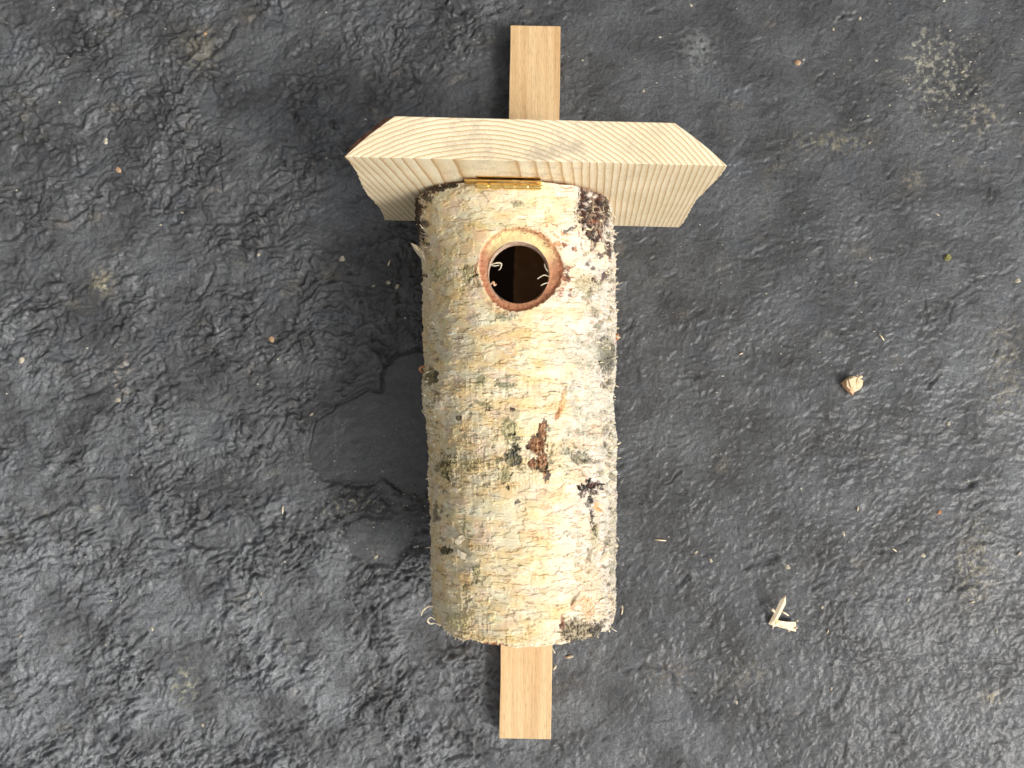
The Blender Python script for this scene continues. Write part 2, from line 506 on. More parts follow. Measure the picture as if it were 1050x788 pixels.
for k in range(46):       # little round lumps
    u, v = rr.uniform(0, 430), rr.uniform(0, 788); r = rr.uniform(4, 11)
    s = win(u - 3 * r, v - 3 * r, u + 3 * r, v + 3 * r)
    if U[s].size: Z[s] += rr.uniform(.0003, .0009) * np.exp(-(((U[s] - u) / r) ** 2 + ((V[s] - v) / (r * .7)) ** 2) ** 1.6)
# pale lichen-like crusts
for (cu, cv, ru, rv, c, th, st) in [(965, 78, 55, 70, lin(160, 156, 138), 0.13, .6), (945, 55, 20, 40, lin(172, 168, 148), 0.11, .6), (1010, 120, 30, 25, lin(160, 152, 130), 0.12, .55),
                                (715, 52, 22, 28, lin(120, 124, 122), -0.1, .6), (855, 145, 55, 18, lin(128, 122, 100), 0.05, .5), (205, 50, 26, 30, lin(118, 112, 98), -0.1, .5),
                                (1030, 380, 30, 80, lin(128, 120, 100), 0.02, .4), (1000, 580, 30, 60, lin(140, 132, 112), 0.0, .5), (690, 690, 35, 25, lin(112, 102, 84), 0.05, .5),
                                (105, 290, 14, 16, lin(140, 132, 108), -0.1, .6), (125, 385, 22, 40, lin(140, 132, 122), 0.1, .6), (360, 520, 60, 20, lin(150, 145, 125), 0.18, .6),
                                (190, 700, 20, 30, lin(150, 148, 124), 0.1, .5), (1018, 715, 12, 10, lin(176, 164, 140), 0.0, .7), (935, 182, 18, 18, lin(132, 124, 104), 0.05, .5), (770, 690, 40, 20, lin(120, 116, 100), 0.05, .4)]:
    s = win(cu - ru * 1.6, cv - rv * 1.6, cu + ru * 1.6, cv + rv * 1.6)
    u, v = U[s], V[s]
    g = np.exp(-(((u - cu) / ru) ** 2 + ((v - cv) / rv) ** 2) * 1.4)
    rn = fbm(u / 7, v / 7, 4, int(cu), 0.65) + 0.25 * g
    m = sstep(th + 0.02, th + 0.22, rn - 0.12) * g * st
    m = np.clip(m * 1.6, 0, 0.85)
    tint[s] = tint[s] * (1 - m[..., None]) + c * m[..., None]
    Z[s] += 0.0002 * m
Z = Z - 0.0004
Z = Z * (1 - far)
verts = np.stack([X, Y, Z], -1).reshape(-1, 3)
me = mesh_np('ground', verts, grid_faces(len(ys), len(xs)), True, np.concatenate([np.clip(tint, 0.008, 0.7), ROUGHN[..., None]], -1).reshape(-1, 4))
ground = link('ground', me, M_slab)
tag(ground, 'dark grey wrinkled stone slab under everything', 'ground', kind='structure')
def gz(x, y):
    i = min(max(int(np.searchsorted(ys, y)), 0), len(ys) - 1); j = min(max(int(np.searchsorted(xs, x)), 0), len(xs) - 1)
    return float(Z[i, j])
ZMAX = float(Z[(np.abs(ys) < 0.25)][:, (np.abs(xs - 0.01) < 0.02)].max())

# ------------------------------------------------------------------ the nest box
box = empty('nest_box', (0.005, 0, 0))
tag(box, 'birch log nest box with thick plank roof and round entrance, lying on its back strip', 'nest box')

T = 0.0105                         # strip thickness
S0 = ZMAX - 0.0006                 # strip bottom (bedded on the slab's high points)
ST = S0 + T
# --- mounting strip
mb = MB()
d = ST
a = P(523.5, 26, d); b = P(575, 27, d); c_ = P(565, 758.5, d); e = P(512, 757.5, d)
nseg = 40
vv = []
for k in range(nseg + 1):
    t = k / nseg
    l = a.lerp(e, t); r = b.lerp(c_, t)
    jl = random.uniform(-1, 1) * 0.00016; jr = random.uniform(-1, 1) * 0.00016
    vv += [(l.x + jl, l.y, S0), (r.x + jr, r.y, S0), (r.x + jr, r.y, ST), (l.x + jl, l.y, ST)]
ff = [(0, 1, 2, 3)]
for k in range(nseg):
    q = 4 * k
    ff += [(q, q + 3, q + 7, q + 4), (q + 3, q + 2, q + 6, q + 7), (q + 2, q + 1, q + 5, q + 6), (q + 1, q, q + 4, q + 5)]
ff.append((4 * nseg + 3, 4 * nseg + 2, 4 * nseg + 1, 4 * nseg))
mb.add(vv, ff)
mb.build('mounting_strip', M_strip, box, bevel=0.0004)

# --- log
Rt, Rb = 0.0560, 0.0530            # radius at the top / at the foot
Y1 = 0.1028; Y0 = -0.1335
def radius(y): return Rb + (Rt - Rb) * (y - Y0) / (Y1 - Y0)
def cx_(y): return 0.0066 + (0.0018 - 0.0066) * (y - Y0) / (Y1 - Y0)
ROOFZ = 0.1515
def roofY(x): return 0.1037 - 0.024 * (x - 0.01)
# theta 0 = towards the camera, positive to the right
th_f = np.radians(np.linspace(-104, 104, 840))
th_b = np.radians(np.linspace(104, 256, 60)[1:-1])
th = np.concatenate([th_f, th_b])
yy = np.linspace(Y0, Y1, 960)
TH, YY = np.meshgrid(th, yy)
R0 = radius(YY); ZC = ST + 0.0533
S = TH * 0.054                        # arc length
# project the undisplaced bark into the photo to know which mark belongs where
bx = cx_(YY) + R0 * np.sin(TH); bz = ZC + R0 * np.cos(TH)
bu = 525 + bx * F / (H - bz); bv = 394 - YY * F / (H - bz)
front = (np.cos(TH) > -0.1)
bv = np.where(front, bv, -500)
s_, y_ = S * 1000, YY * 1000          # millimetres
wob = fbm(s_ / 9, y_ / 9, 3, 101); wob2 = fbm(s_ / 9, y_ / 9, 3, 107)
sw, yw = s_ + 2.2 * wob, y_ + 1.6 * wob2

hgt = 1.5 * fbm(s_ / 34, y_ / 40, 3, 111) + 0.6 * fbm(sw / 13, yw / 10, 3, 115)      # mm
# outline of the log, left and right flank
lt_v = [150, 205, 235, 260, 300, 330, 362, 378, 392, 412, 430, 460, 500, 560, 600, 640, 700]
lt_d = [0.5, 0.5, -0.6, -1.6, -2.6, -3.0, -3.0, -0.8, 0.2, 0.0, -2.0, -3.0, -2.6, -2.0, -1.6, -1.8, -2.0]
rt_v = [150, 210, 260, 300, 345, 375, 400, 422, 450, 500, 560, 610, 650, 700]
rt_d = [-0.4, -0.6, 0.3, -0.3, 1.0, 0.6, -1.2, -2.0, 0.2, 0.8, -0.4, -0.2, -0.9, -1.0]
hgt += np.interp(bv, lt_v, lt_d) * sstep(0.35, 1.2, -TH) * front
hgt += np.interp(bv, rt_v, rt_d) * sstep(0.35, 1.2, TH) * front
hgt += (0.9 * fbm(s_ / 9, y_ / 5, 4, 117, .6) + 0.35 * perlin(s_ / 5, y_ / 1.6, 118)) * sstep(0.9, 1.3, np.abs(TH))
# colour: yellow left two thirds, whiter on the right
xr = sstep(545, 620, bu + 26 * fbm(s_ / 18, y_ / 26, 4, 121))
yel = lin(238, 212, 160); crm = lin(240, 224, 190); wht = lin(224, 212, 200); pnk = lin(232, 206, 182)
def mixa(a, b, m):
    m = m[..., None]
    return a * (1 - m) + b * m
C = mixa(np.broadcast_to(yel, bx.shape + (3,)), np.broadcast_to(crm, bx.shape + (3,)), sstep(-0.35, 0.35, fbm(sw / 12, yw / 7, 4, 125)))
C = mixa(C, np.broadcast_to(wht, C.shape), xr * 0.85)
C = mixa(C, np.broadcast_to(pnk, C.shape), 0.5 * sstep(0.05, 0.4, fbm(sw / 14, yw / 10, 3, 129)))
# peeled layers: blocky patches with straight-ish edges across and along the grain
def blocks(a, b, seed, ja=1.2):
    ii = np.floor(yw / b + 0.5 * perlin(s_ / 20, y_ / 20, seed)).astype(int)
    rs = np.random.RandomState(seed); off = rs.rand(512) * 9
    jj = np.floor(sw / a + off[ii & 511]).astype(int)
    tab = rs.rand(97, 89)
    return tab[ii % 97, jj % 89]
k1 = blocks(9.0, 3.4, 201); k2 = blocks(5.0, 1.7, 202); k3 = blocks(16, 7.5, 203)
fade = sstep(-0.3, 0.25, fbm(sw / 16, yw / 16, 3, 133))
C = C * (1 + (0.15 * (k1 - 0.5) + 0.05 * (k2 - 0.5))[..., None] * fade[..., None])
C = mixa(C, C * np.array([1.0, 0.93, 0.80]), 0.8 * (k3 > 0.62) * fade)
C = mixa(C, np.broadcast_to(lin(238, 226, 194), C.shape), 0.5 * (k3 < 0.20) * fade)
hgt += 0.26 * k1 * fade + 0.06 * k2 * fade + 0.34 * k3
# thin wandering edges of lifted layers
e1 = np.abs(fbm(sw / 15, yw / 5.5, 4, 141, 0.6)); line = np.exp(-(e1 / 0.018) ** 2)
C *= (1 - 0.30 * line * np.clip(fade + .2, 0, 1))[..., None] ** np.array([0.8, 1.0, 1.4])
hgt += 0.22 * np.sign(fbm(sw / 15, yw / 5.5, 4, 141, 0.6)) * sstep(0, 0.05, e1)
# vertical crazing
vline = np.exp(-(np.abs(perlin(sw / 3.2, yw / 16, 145)) / 0.05) ** 2) * sstep(0.0, 0.4, perlin(s_ / 9, y_ / 6, 146))
C = mixa(C, np.broadcast_to(lin(248, 240, 214), C.shape), 0.10 * vline)
# rough, puckered zones (as a band across the middle, a band near the foot, and the right flank)
zone = 0.9 * np.exp(-((bv - 470) / 34) ** 2) * sstep(425, 460, bu + 0) + 0.55 * np.exp(-((bv - 400) / 20) ** 2) + \
    0.8 * sstep(588, 612, bu) + 0.65 * np.exp(-((bv - 645) / 16) ** 2) + 0.4 * np.exp(-((bv - 290) / 18) ** 2) * (bu < 500) + 0.5 * (1 - sstep(436, 456, bu))
zone = np.clip(zone, 0, 1) * sstep(-0.6, 0.3, fbm(s_ / 8, y_ / 8, 2, 151))
zone = np.where(front, zone, 0.5)
pk = np.abs(perlin(sw / 3.4, yw / 2.0, 155)) + 0.6 * np.abs(perlin(sw / 1.7, yw / 1.1, 156))
hgt += zone * 0.62 * (pk - 0.35)
cre = np.exp(-(np.abs(perlin(sw / 3.4, yw / 2.0, 155)) / 0.07) ** 2)
C = mixa(C, np.broadcast_to(lin(150, 132, 84), C.shape), np.clip(0.55 * zone * cre, 0, 1))
C = mixa(C, np.broadcast_to(lin(206, 188, 134), C.shape), 0.45 * zone * sstep(0.0, 0.4, fbm(sw / 4, yw / 3, 3, 158)))
# right flank greyer
fl = sstep(595, 622, bu + 8 * wob)
C = mixa(C, np.broadcast_to(lin(196, 188, 168), C.shape), fl * 0.6 * sstep(-.3, .3, fbm(sw / 5, yw / 9, 4, 160)))
# lenticels
rl = random.Random(11)
ds = 0.054 * (th_f[1] - th_f[0]) * 1000; dy = (yy[1] - yy[0]) * 1000
nf_ = len(th_f); s_first = S[0, 0] * 1000
def dash(sc, yc, L, w, colr, k, hup):
    i0 = int((yc - 3 * w - Y0 * 1000) / dy) - 2; i1 = int((yc + 3 * w - Y0 * 1000) / dy) + 3
    j0 = int((sc - L - s_first) / ds) - 1; j1 = int((sc + L - s_first) / ds) + 2
    i0 = max(i0, 0); i1 = min(i1, len(yy)); j0 = max(j0, 0); j1 = min(j1, nf_)
    if i0 >= i1 or j0 >= j1: return
    sl = (slice(i0, i1), slice(j0, j1))
    tt = (s_[sl] - sc) / (L / 2)
    g = np.exp(-((y_[sl] - yc - 0.25 * np.sin(s_[sl] * 0.9 + yc)) / w) ** 2) * (1 - sstep(0.6, 1.05, np.abs(tt)))
    C[sl] = mixa(C[sl], np.broadcast_to(colr, C[sl].shape), np.clip(g * k, 0, 1))
    hgt[sl] += hup * g
for k in range(1300):
    sc = rl.uniform(-95, 95); yc = rl.uniform(Y0 * 1000, Y1 * 1000)
    L = rl.uniform(1.0, 4.5) if rl.random() < .75 else rl.uniform(5, 11)
    c1 = rl.choice([lin(172, 128, 72), lin(190, 150, 92), lin(150, 118, 70), lin(196, 140, 96), lin(206, 178, 116)])
    dash(sc, yc, L, rl.uniform(0.16, 0.32), c1 * 0.8, rl.uniform(0.35, 1.0), rl.choice([-0.2, 0.2]))
for k in range(1200):
    dash(rl.uniform(-95, 95), rl.uniform(Y0 * 1000, Y1 * 1000), rl.uniform(.8, 3.0), rl.uniform(.10, .18), rl.choice([lin(150, 110, 62), lin(128, 100, 60), lin(186, 140, 88)]), rl.uniform(.25, .7), -0.06)
for k in range(300):
    dash(rl.uniform(-95, 95), rl.uniform(Y0 * 1000, Y1 * 1000), rl.uniform(2, 9), rl.uniform(.2, .4), lin(250, 244, 226), rl.uniform(.3, .7), 0.15)

# marks of the photo, each on the bark where it grows
Uq = bu + 3.4 * fbm(s_ / 3.2, y_ / 3.2, 4, 171, .65); Vq = bv + 3.4 * fbm(s_ / 3.2, y_ / 3.2, 4, 175, .65)
tex1 = fbm(s_ / 1.3, y_ / 2.6, 4, 181, .65); tex2 = fbm(s_ / 2.2, y_ / 1.2, 4, 185, .65)
def mark(cu, cv, ru, rv, c0, c1=None, k=0.9, dh=0.0, rough=0.0, soft=0.35, ang=0, vert=True, rag=0.55):
    if c1 is None: c1 = c0
    R_ = max(ru, rv) * 1.9 + 9
    hit = front & (np.abs(bu - cu) < R_) & (np.abs(bv - cv) < R_)
    ri = np.flatnonzero(hit.any(axis=1)); ci = np.flatnonzero(hit.any(axis=0))
    if not len(ri): return
    sl = (slice(ri[0], ri[-1] + 1), slice(ci[0], ci[-1] + 1))
    a = math.radians(ang); du = Uq[sl] - cu; dv = Vq[sl] - cv
    x = (du * math.cos(a) + dv * math.sin(a)) / ru; y = (-du * math.sin(a) + dv * math.cos(a)) / rv
    tx = (tex1 if vert else tex2)[sl]
    m = (1 - sstep(1 - soft * .6, 1 + soft * .6, np.hypot(x, y) + rag * tx + 0.5 * rag * tex3[sl])) * hit[sl]
    cc = mixa(np.broadcast_to(np.array(c0), m.shape + (3,)), np.broadcast_to(np.array(c1), m.shape + (3,)), sstep(-0.3, 0.35, tx))
    C[sl] = mixa(C[sl], cc, m * k)
    hgt[sl] += m * (dh + rough * tx)
def splash(cu, cv, su, sv, n, r, c0, c1, k=.9, dh=-.4, seed=1, ang=0, asp=.6):
    q = random.Random(seed)
    for _ in range(n):
        rr_ = r * q.uniform(.5, 1.5)
        mark(q.gauss(cu, su), q.gauss(cv, sv), rr_, rr_ * asp * q.uniform(.6, 1.6), c0, c1, k * q.uniform(.7, 1), dh, abs(dh), .3, q.uniform(-60, 60) + ang, True, 1.0)
tex3 = fbm(s_ / 0.9, y_ / 0.9, 3, 187, .6)
blk = lin(34, 26, 20); brn = lin(112, 66, 40); gry = lin(112, 104, 84); olv = lin(146, 130, 86); rst = lin(172, 108, 62); pal = lin(240, 226, 206)
# shredded dark bark at the upper right
mark(608, 213, 17, 30, lin(62, 44, 32), lin(176, 146, 114), .95, .2, 2.6, .25)
splash(608, 212, 7, 20, 14, 3.2, lin(128, 72, 42), lin(170, 110, 72), .85, .2, 61, 80, .35)
splash(606, 216, 8, 20, 14, 3.4, lin(30, 22, 16), lin(60, 42, 30), .95, -.8, 62, 80, .3)
mark(597, 208, 3, 22, blk, brn, .9, -.6, 1.2, .4)
mark(612, 205, 2.2, 18, blk, brn, .9, -.6, 1.2, .4, 8)
mark(622, 212, 3.5, 22, blk, lin(120, 96, 70), .9, -.3, 1.5, .4)
mark(604, 240, 9, 3.0, blk, brn, .8, -.5, 1, .4, 60)
mark(611, 247, 12, 2.0, blk, brn, .8, -.5, 1, .4, -62)
mark(583, 236, 8, 1.6, blk, None, .75, -.3, 0, .4, -28)
mark(624, 256, 3, 9, brn, blk, .9, -.2, 1)
mark(619, 284, 2.5, 9, blk, brn, .85, -.2, 1, .4, 30)
mark(603, 292, 15, 10, olv, lin(214, 202, 160), .6, 0, 1)
mark(621, 364, 9, 20, lin(84, 74, 54), lin(150, 138, 110), .9, .2, 2.0, .3)
mark(598, 362, 20, 14, lin(214, 208, 190), lin(180, 172, 140), .5, 0, .9)
# black top-left corner and left flank
mark(450, 193, 21, 4.5, blk, lin(90, 70, 46), .95, .7, 1.6, .25, -10)
mark(428, 226, 4.5, 30, blk, lin(84, 64, 44), .95, .5, 1.6, .3)
mark(440, 205, 5, 5, blk, lin(120, 96, 60), .8, .3, 1)
# grey smudges
mark(531, 209, 7, 3.5, lin(130, 124, 96), lin(190, 182, 140), .75, .1, .4)
mark(519, 325, 11, 4.5, lin(120, 120, 96), lin(170, 166, 128), .75, .2, .6)
mark(503, 231, 26, 2.5, lin(196, 190, 140), None, .45)
mark(482, 280, 9, 7, lin(150, 142, 96), lin(206, 194, 140), .6, .3, 1.0)
mark(450, 278, 14, 6, lin(176, 166, 110), lin(214, 202, 146), .6, .2, 1.0)
mark(494, 391, 5, 7, lin(136, 132, 92), lin(190, 182, 128), .7, .2, .5, .4, 20)
mark(519, 395, 10, 3.6, lin(132, 128, 94), lin(176, 170, 124), .75, .3, .4)
mark(496, 415, 12, 2.4, lin(138, 132, 86), None, .65, .1, .3, .4, 22)
mark(501, 421, 3.2, 1.8, blk, brn, .9, -.2); mark(525, 420, 3.4, 2, blk, brn, .9, -.2)
mark(471, 429, 3.6, 3.4, lin(60, 50, 30), brn, .9, .5); mark(471, 428, 1.6, 1.6, lin(170, 150, 100), None, .9)
mark(523, 440, 10, 9, lin(176, 168, 120), lin(214, 202, 156), .7, .3, .8)
mark(528, 455, 3, 12, lin(104, 96, 68), lin(176, 164, 120), .8, -.2, .6, .4, -8)
mark(526, 470, 7.5, 9, lin(72, 66, 52), lin(140, 130, 102), .95, .5, .8, .25)
mark(517, 487, 6, 8, lin(160, 152, 102), None, .6, .1, .5, .4, 25)
mark(441, 386, 5, 10, lin(92, 78, 48), lin(170, 152, 98), .85, .9, 1, .3)
mark(446, 386, 1.8, 6, blk, None, .8, -.6)
mark(455, 480, 8, 12, lin(140, 122, 70), lin(198, 180, 118), .7, .4, 1.2)
mark(457, 487, 2, 9, lin(70, 58, 32), None, .8, -.5, .4, .4, -10)
mark(478, 478, 22, 7, lin(186, 164, 100), lin(226, 210, 150), .5, .2, 1.0, .5, 0, False)
mark(520, 497, 14, 3.5, lin(200, 160, 100), lin(224, 196, 134), .55, .1, .6, .4, 0, False)
mark(443, 525, 2.5, 12, lin(110, 92, 50), None, .7, 0, .6)
# brown hollow
for (a_, b_, r1_, r2_, an) in ((551, 456, 8, 9, 0), (557, 441, 4.5, 9, 10), (556, 474, 6, 9, 0), (547, 476, 4.5, 5, 0), (560, 484, 2.5, 9, 0), (548, 458, 7, 4, 0)):
    mark(a_, b_, r1_ * 1.2, r2_ * 1.15, lin(70, 40, 22), None, .85, -.6, .2, .2, an)
for (a_, b_, r1_, r2_) in ((551, 457, 6.5, 7), (557, 442, 3.3, 7), (556, 473, 4.3, 6.5), (547, 476, 3.4, 3.6), (558, 482, 1.6, 6)):
    mark(a_, b_, r1_ * 1.3, r2_ * 1.2, lin(138, 90, 54), lin(206, 160, 112), .95, .4, 1.1, .3)
mark(577, 412, 3.2, 15, lin(206, 158, 98), lin(236, 200, 146), .85, .4, .5, .3, 14)
mark(572, 425, 2.2, 8, lin(180, 122, 66), None, .8, .1, .3, .3, 24)
mark(568, 372, 11, 15, lin(222, 204, 178), wht, .5, .1, .1)
mark(594, 470, 10, 6, lin(96, 84, 58), lin(176, 160, 122), .85, .1, 1.3)
mark(606, 473, 9, 2.5, lin(96, 84, 58), None, .6, -.2, .5)
mark(588, 456, 14, 7, lin(196, 160, 116), lin(226, 204, 160), .5, 0, .8)
for (a_, b_, r1_, r2_, an) in ((605, 499, 11, 3.2, -8), (604, 497, 2.5, 8, 5), (595, 501, 5, 3.6, 20), (606, 512, 2.4, 8, 8), (615, 497, 6, 2, 0), (606, 530, 2, 9, 6)):
    mark(a_, b_, r1_ * .85, r2_ * .85, blk, lin(70, 54, 34), .92, -.5, .5, .3, an, True, 1.3)
mark(612, 521, 7, 2.2, lin(206, 158, 84), None, .8, .3, .3, .3, 45)
mark(609, 549, 4, 12, lin(150, 140, 86), lin(206, 196, 150), .6, .1, .8)
splash(603, 499, 7, 4, 14, 2.6, blk, brn, .95, -.5, 3)
splash(607, 530, 2, 14, 10, 2.2, blk, olv, .85, -.4, 4)
splash(610, 222, 9, 18, 22, 2.6, blk, brn, .95, -.7, 5, 60)
splash(612, 262, 8, 14, 14, 1.9, blk, brn, .9, -.5, 6, 50)
splash(606, 205, 9, 10, 10, 2.4, pal, wht, .9, .5, 7, 70)
splash(612, 300, 10, 22, 18, 2.6, olv, lin(120, 104, 70), .7, -.2, 8)
splash(622, 366, 5, 14, 12, 2.2, blk, gry, .8, -.5, 9)
splash(595, 345, 14, 30, 22, 3.0, lin(196, 190, 164), olv, .55, -.2, 10)
splash(600, 440, 14, 26, 22, 3.0, lin(150, 142, 112), lin(206, 198, 170), .6, -.3, 12)
splash(578, 470, 16, 10, 16, 2.6, lin(120, 110, 74), olv, .7, -.3, 13)
splash(524, 462, 10, 18, 18, 2.8, lin(130, 122, 84), olv, .7, -.3, 14)
splash(490, 470, 22, 12, 22, 2.6, lin(186, 164, 104), olv, .6, -.3, 15)
splash(457, 478, 8, 16, 18, 2.4, lin(110, 94, 52), olv, .8, -.4, 16)
splash(484, 282, 14, 8, 14, 2.6, olv, lin(186, 176, 116), .65, -.3, 17)
splash(450, 285, 10, 14, 12, 2.4, olv, lin(190, 176, 110), .6, -.3, 18)
splash(505, 405, 16, 12, 14, 2.2, olv, lin(120, 112, 72), .65, -.2, 19)
splash(600, 560, 12, 22, 18, 2.6, olv, lin(206, 160, 110), .6, -.3, 20)
splash(622, 540, 4, 50, 22, 2.6, lin(120, 108, 80), olv, .7, -.4, 21)
splash(624, 440, 4, 40, 20, 2.4, lin(110, 98, 70), lin(190, 180, 150), .7, -.4, 22)
splash(600, 646, 14, 8, 24, 2.6, blk, lin(150, 130, 100), .9, -.5, 23)
splash(470, 632, 16, 10, 16, 2.4, olv, lin(206, 186, 120), .6, -.2, 24)
splash(455, 562, 6, 5, 8, 2.0, blk, lin(110, 96, 50), .9, -.3, 25)
splash(487, 588, 6, 14, 10, 2.2, olv, lin(160, 150, 90), .6, -.2, 26)
splash(443, 400, 3, 24, 14, 2.4, olv, lin(110, 92, 56), .7, -.2, 27)
splash(433, 228, 4, 22, 16, 2.6, blk, brn, .9, .3, 28, 60)
splash(560, 600, 50, 40, 14, 5, lin(226, 190, 140), lin(236, 206, 160), .5, .1, 41, 0, .4)
splash(530, 350, 50, 22, 14, 5, lin(214, 206, 180), crm, .6, .25, 42, 0, .4)
splash(500, 620, 40, 22, 16, 4, lin(196, 184, 140), lin(226, 206, 156), .5, -.2, 43, 0, .4)
splash(600, 400, 18, 60, 26, 3.4, lin(176, 172, 152), lin(206, 200, 180), .6, -.3, 44)
splash(605, 590, 14, 40, 24, 3.2, lin(170, 164, 138), lin(206, 198, 170), .6, -.3, 45)
splash(560, 480, 60, 8, 26, 2.4, lin(150, 138, 96), lin(190, 176, 130), .6, -.3, 46, 0, .4)
splash(627, 300, 3.5, 60, 26, 2.6, lin(70, 58, 42), olv, .85, -.5, 51, 60)
splash(627, 480, 3.5, 60, 24, 2.4, lin(80, 68, 48), olv, .8, -.5, 52, 60)
splash(626, 620, 4, 22, 14, 2.4, lin(70, 58, 44), olv, .8, -.5, 53)
splash(614, 330, 7, 30, 16, 2.6, lin(120, 110, 84), lin(180, 170, 140), .7, -.4, 54)
splash(446, 340, 3, 60, 20, 2.2, lin(150, 130, 84), olv, .6, -.3, 55)
splash(448, 500, 3.5, 50, 18, 2.4, lin(120, 100, 60), olv, .7, -.4, 56)
splash(590, 430, 20, 26, 20, 4.5, lin(168, 164, 138), lin(200, 194, 168), .6, .2, 58)
splash(490, 480, 26, 14, 16, 4.5, lin(196, 178, 128), lin(168, 158, 112), .55, .25, 59, 0, .5)
splash(524, 440, 9, 8, 10, 4.0, lin(164, 156, 112), lin(192, 182, 136), .65, .2, 60)
splash(528, 470, 4, 16, 12, 2.6, lin(60, 52, 38), lin(120, 110, 80), .9, -.5, 57)
splash(560, 528, 12, 20, 14, 2.0, lin(206, 150, 100), lin(224, 186, 140), .6, -.1, 29, 0, .3)
splash(576, 250, 8, 8, 12, 2.2, lin(206, 140, 90), lin(228, 180, 130), .8, .3, 30)
splash(584, 282, 3, 12, 12, 2.4, lin(120, 66, 38), lin(206, 150, 100), .85, .3, 31)
mark(559, 520, 7, 4, lin(206, 150, 108), lin(226, 190, 150), .6, 0, .5)
mark(455, 565, 6, 4, blk, lin(120, 104, 56), .85, -.2, 1)
mark(476, 542, 2.2, 14, lin(156, 148, 90), None, .6, .2, .3, .4, 8)
mark(490, 586, 4, 7, lin(156, 146, 90), lin(214, 200, 140), .6, .3, .6)
mark(499, 562, 5, 5, lin(170, 156, 96), lin(226, 206, 146), .5, .3, .6)
mark(604, 600, 12, 26, lin(216, 186, 140), lin(232, 216, 186), .55, .1, .8)
mark(603, 622, 7, 10, lin(206, 156, 96), lin(226, 196, 146), .5, .1, .6)
mark(592, 648, 18, 12, lin(106, 90, 66), lin(206, 188, 150), .85, .5, 2.0, .3)
mark(611, 650, 7, 11, lin(50, 42, 34), lin(140, 124, 98), .9, .2, 1.8, .3)
mark(596, 659, 10, 3.5, lin(60, 50, 40), None, .7, 0, 1)
mark(577, 640, 2, 8, lin(150, 92, 60), None, .7, 0, .4)
mark(470, 638, 13, 8, lin(196, 186, 128), lin(226, 212, 156), .6, .4, .8)
mark(510, 655, 34, 4, lin(206, 168, 100), lin(240, 220, 160), .5, .1, .6, .4, 0, False)
mark(505, 661.5, 17, 2.2, lin(166, 98, 52), lin(206, 150, 96), .9, -.2, .4, .3, 4, False)
mark(483, 659, 8, 2, lin(196, 140, 84), None, .8, -.1, .4, .3, 8, False)
mark(631, 420, 4, 60, lin(186, 180, 158), lin(226, 218, 196), .5, 0, 1)
mark(628, 560, 4, 50, lin(196, 190, 170), lin(150, 140, 110), .5, 0, 1.0)

# entrance: hole and the carved facet around it
hu, hv = 532.0, 280.5
zt0 = ZC + 0.0545
hc = P(hu, hv, zt0 - 0.003)
HX, HY, HR = hc.x, hc.y, 0.01575
rx = bx - HX; ry = YY - HY; rho = np.hypot(rx, ry) ; ang = np.arctan2(ry, rx); rho2 = np.hypot(rx - .0006, ry - .0019)
up = np.cos(TH) > 0.3
Rring = 0.0213 + 0.0008 * np.sin(ang * 3 + 1) + 0.0014 * fbm(s_ / 2.5, y_ / 2.5, 4, 191, .65)
ringm = (1 - sstep(-0.0004, 0.0004, rho2 - Rring)) * up
hgt = hgt * (1 - ringm)
tw = (ang / math.pi)
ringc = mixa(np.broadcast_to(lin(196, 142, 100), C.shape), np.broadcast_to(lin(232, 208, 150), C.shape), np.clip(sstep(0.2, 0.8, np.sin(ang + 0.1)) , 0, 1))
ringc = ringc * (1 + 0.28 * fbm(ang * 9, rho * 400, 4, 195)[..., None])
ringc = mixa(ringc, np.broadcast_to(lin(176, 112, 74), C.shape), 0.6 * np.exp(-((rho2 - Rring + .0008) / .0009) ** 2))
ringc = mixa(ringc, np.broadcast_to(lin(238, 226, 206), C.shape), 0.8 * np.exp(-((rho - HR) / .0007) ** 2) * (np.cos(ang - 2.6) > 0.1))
C = mixa(C, ringc, ringm)
# torn tissue right and left of the ring
def ringtear(a0, wa, r0, wr, c0, k):
    global C
    da = np.angle(np.exp(1j * (ang - a0)))
    m = np.exp(-(da / wa) ** 2) * np.exp(-((rho - r0) / wr) ** 2) * up * sstep(-.35, .25, tex2)
    C = mixa(C, np.broadcast_to(c0, C.shape), np.clip(m * k, 0, 1) * (1 - ringm * .5))
ringtear(0.9, .55, .0225, .0014, lin(214, 150, 92), 1.2)
ringtear(-0.2, .35, .0232, .0014, lin(170, 100, 62), 1.2)
ringtear(0.0, .18, .0245, .0012, lin(90, 50, 30), 1.2)
ringtear(math.pi - 0.2, .4, .0218, .0007, lin(170, 100, 66), 1.0)
ringtear(-2.2, .5, .0222, .0010, lin(206, 164, 110), 1.0)
hollow = 0.0028 * np.clip((Rring - rho2) / 0.0040, 0, 1) ** 0.45 * up
hgt_m = hgt * 0.001 - hollow
endfade = sstep(0, 0.003, YY - Y0)
Rr = R0 + hgt_m - (1 - endfade) * 0.0008 + 0.0006 * fbm(s_ / 2, y_ / 30, 3, 199) * zone
VX = cx_(YY) + Rr * np.sin(TH); VZ = ZC + Rr * np.cos(TH)
VZ = np.maximum(VZ, ST - 0.0002)
# sawn ends: a little uneven
foot = 0.0026 * fbm(th * 4, th * 0 + 3.3, 4, 301)
head = 0.0007 * fbm(th * 5, th * 0 + 7.7, 4, 302)
wf = 1 - sstep(0, 0.02, YY - Y0); wh = sstep(0, 0.02, YY - (Y1 - 0.02))
VY = YY + wf * foot[None, :] + wh * (head[None, :] - 0.024 * (VX - 0.01) - 0.0004)
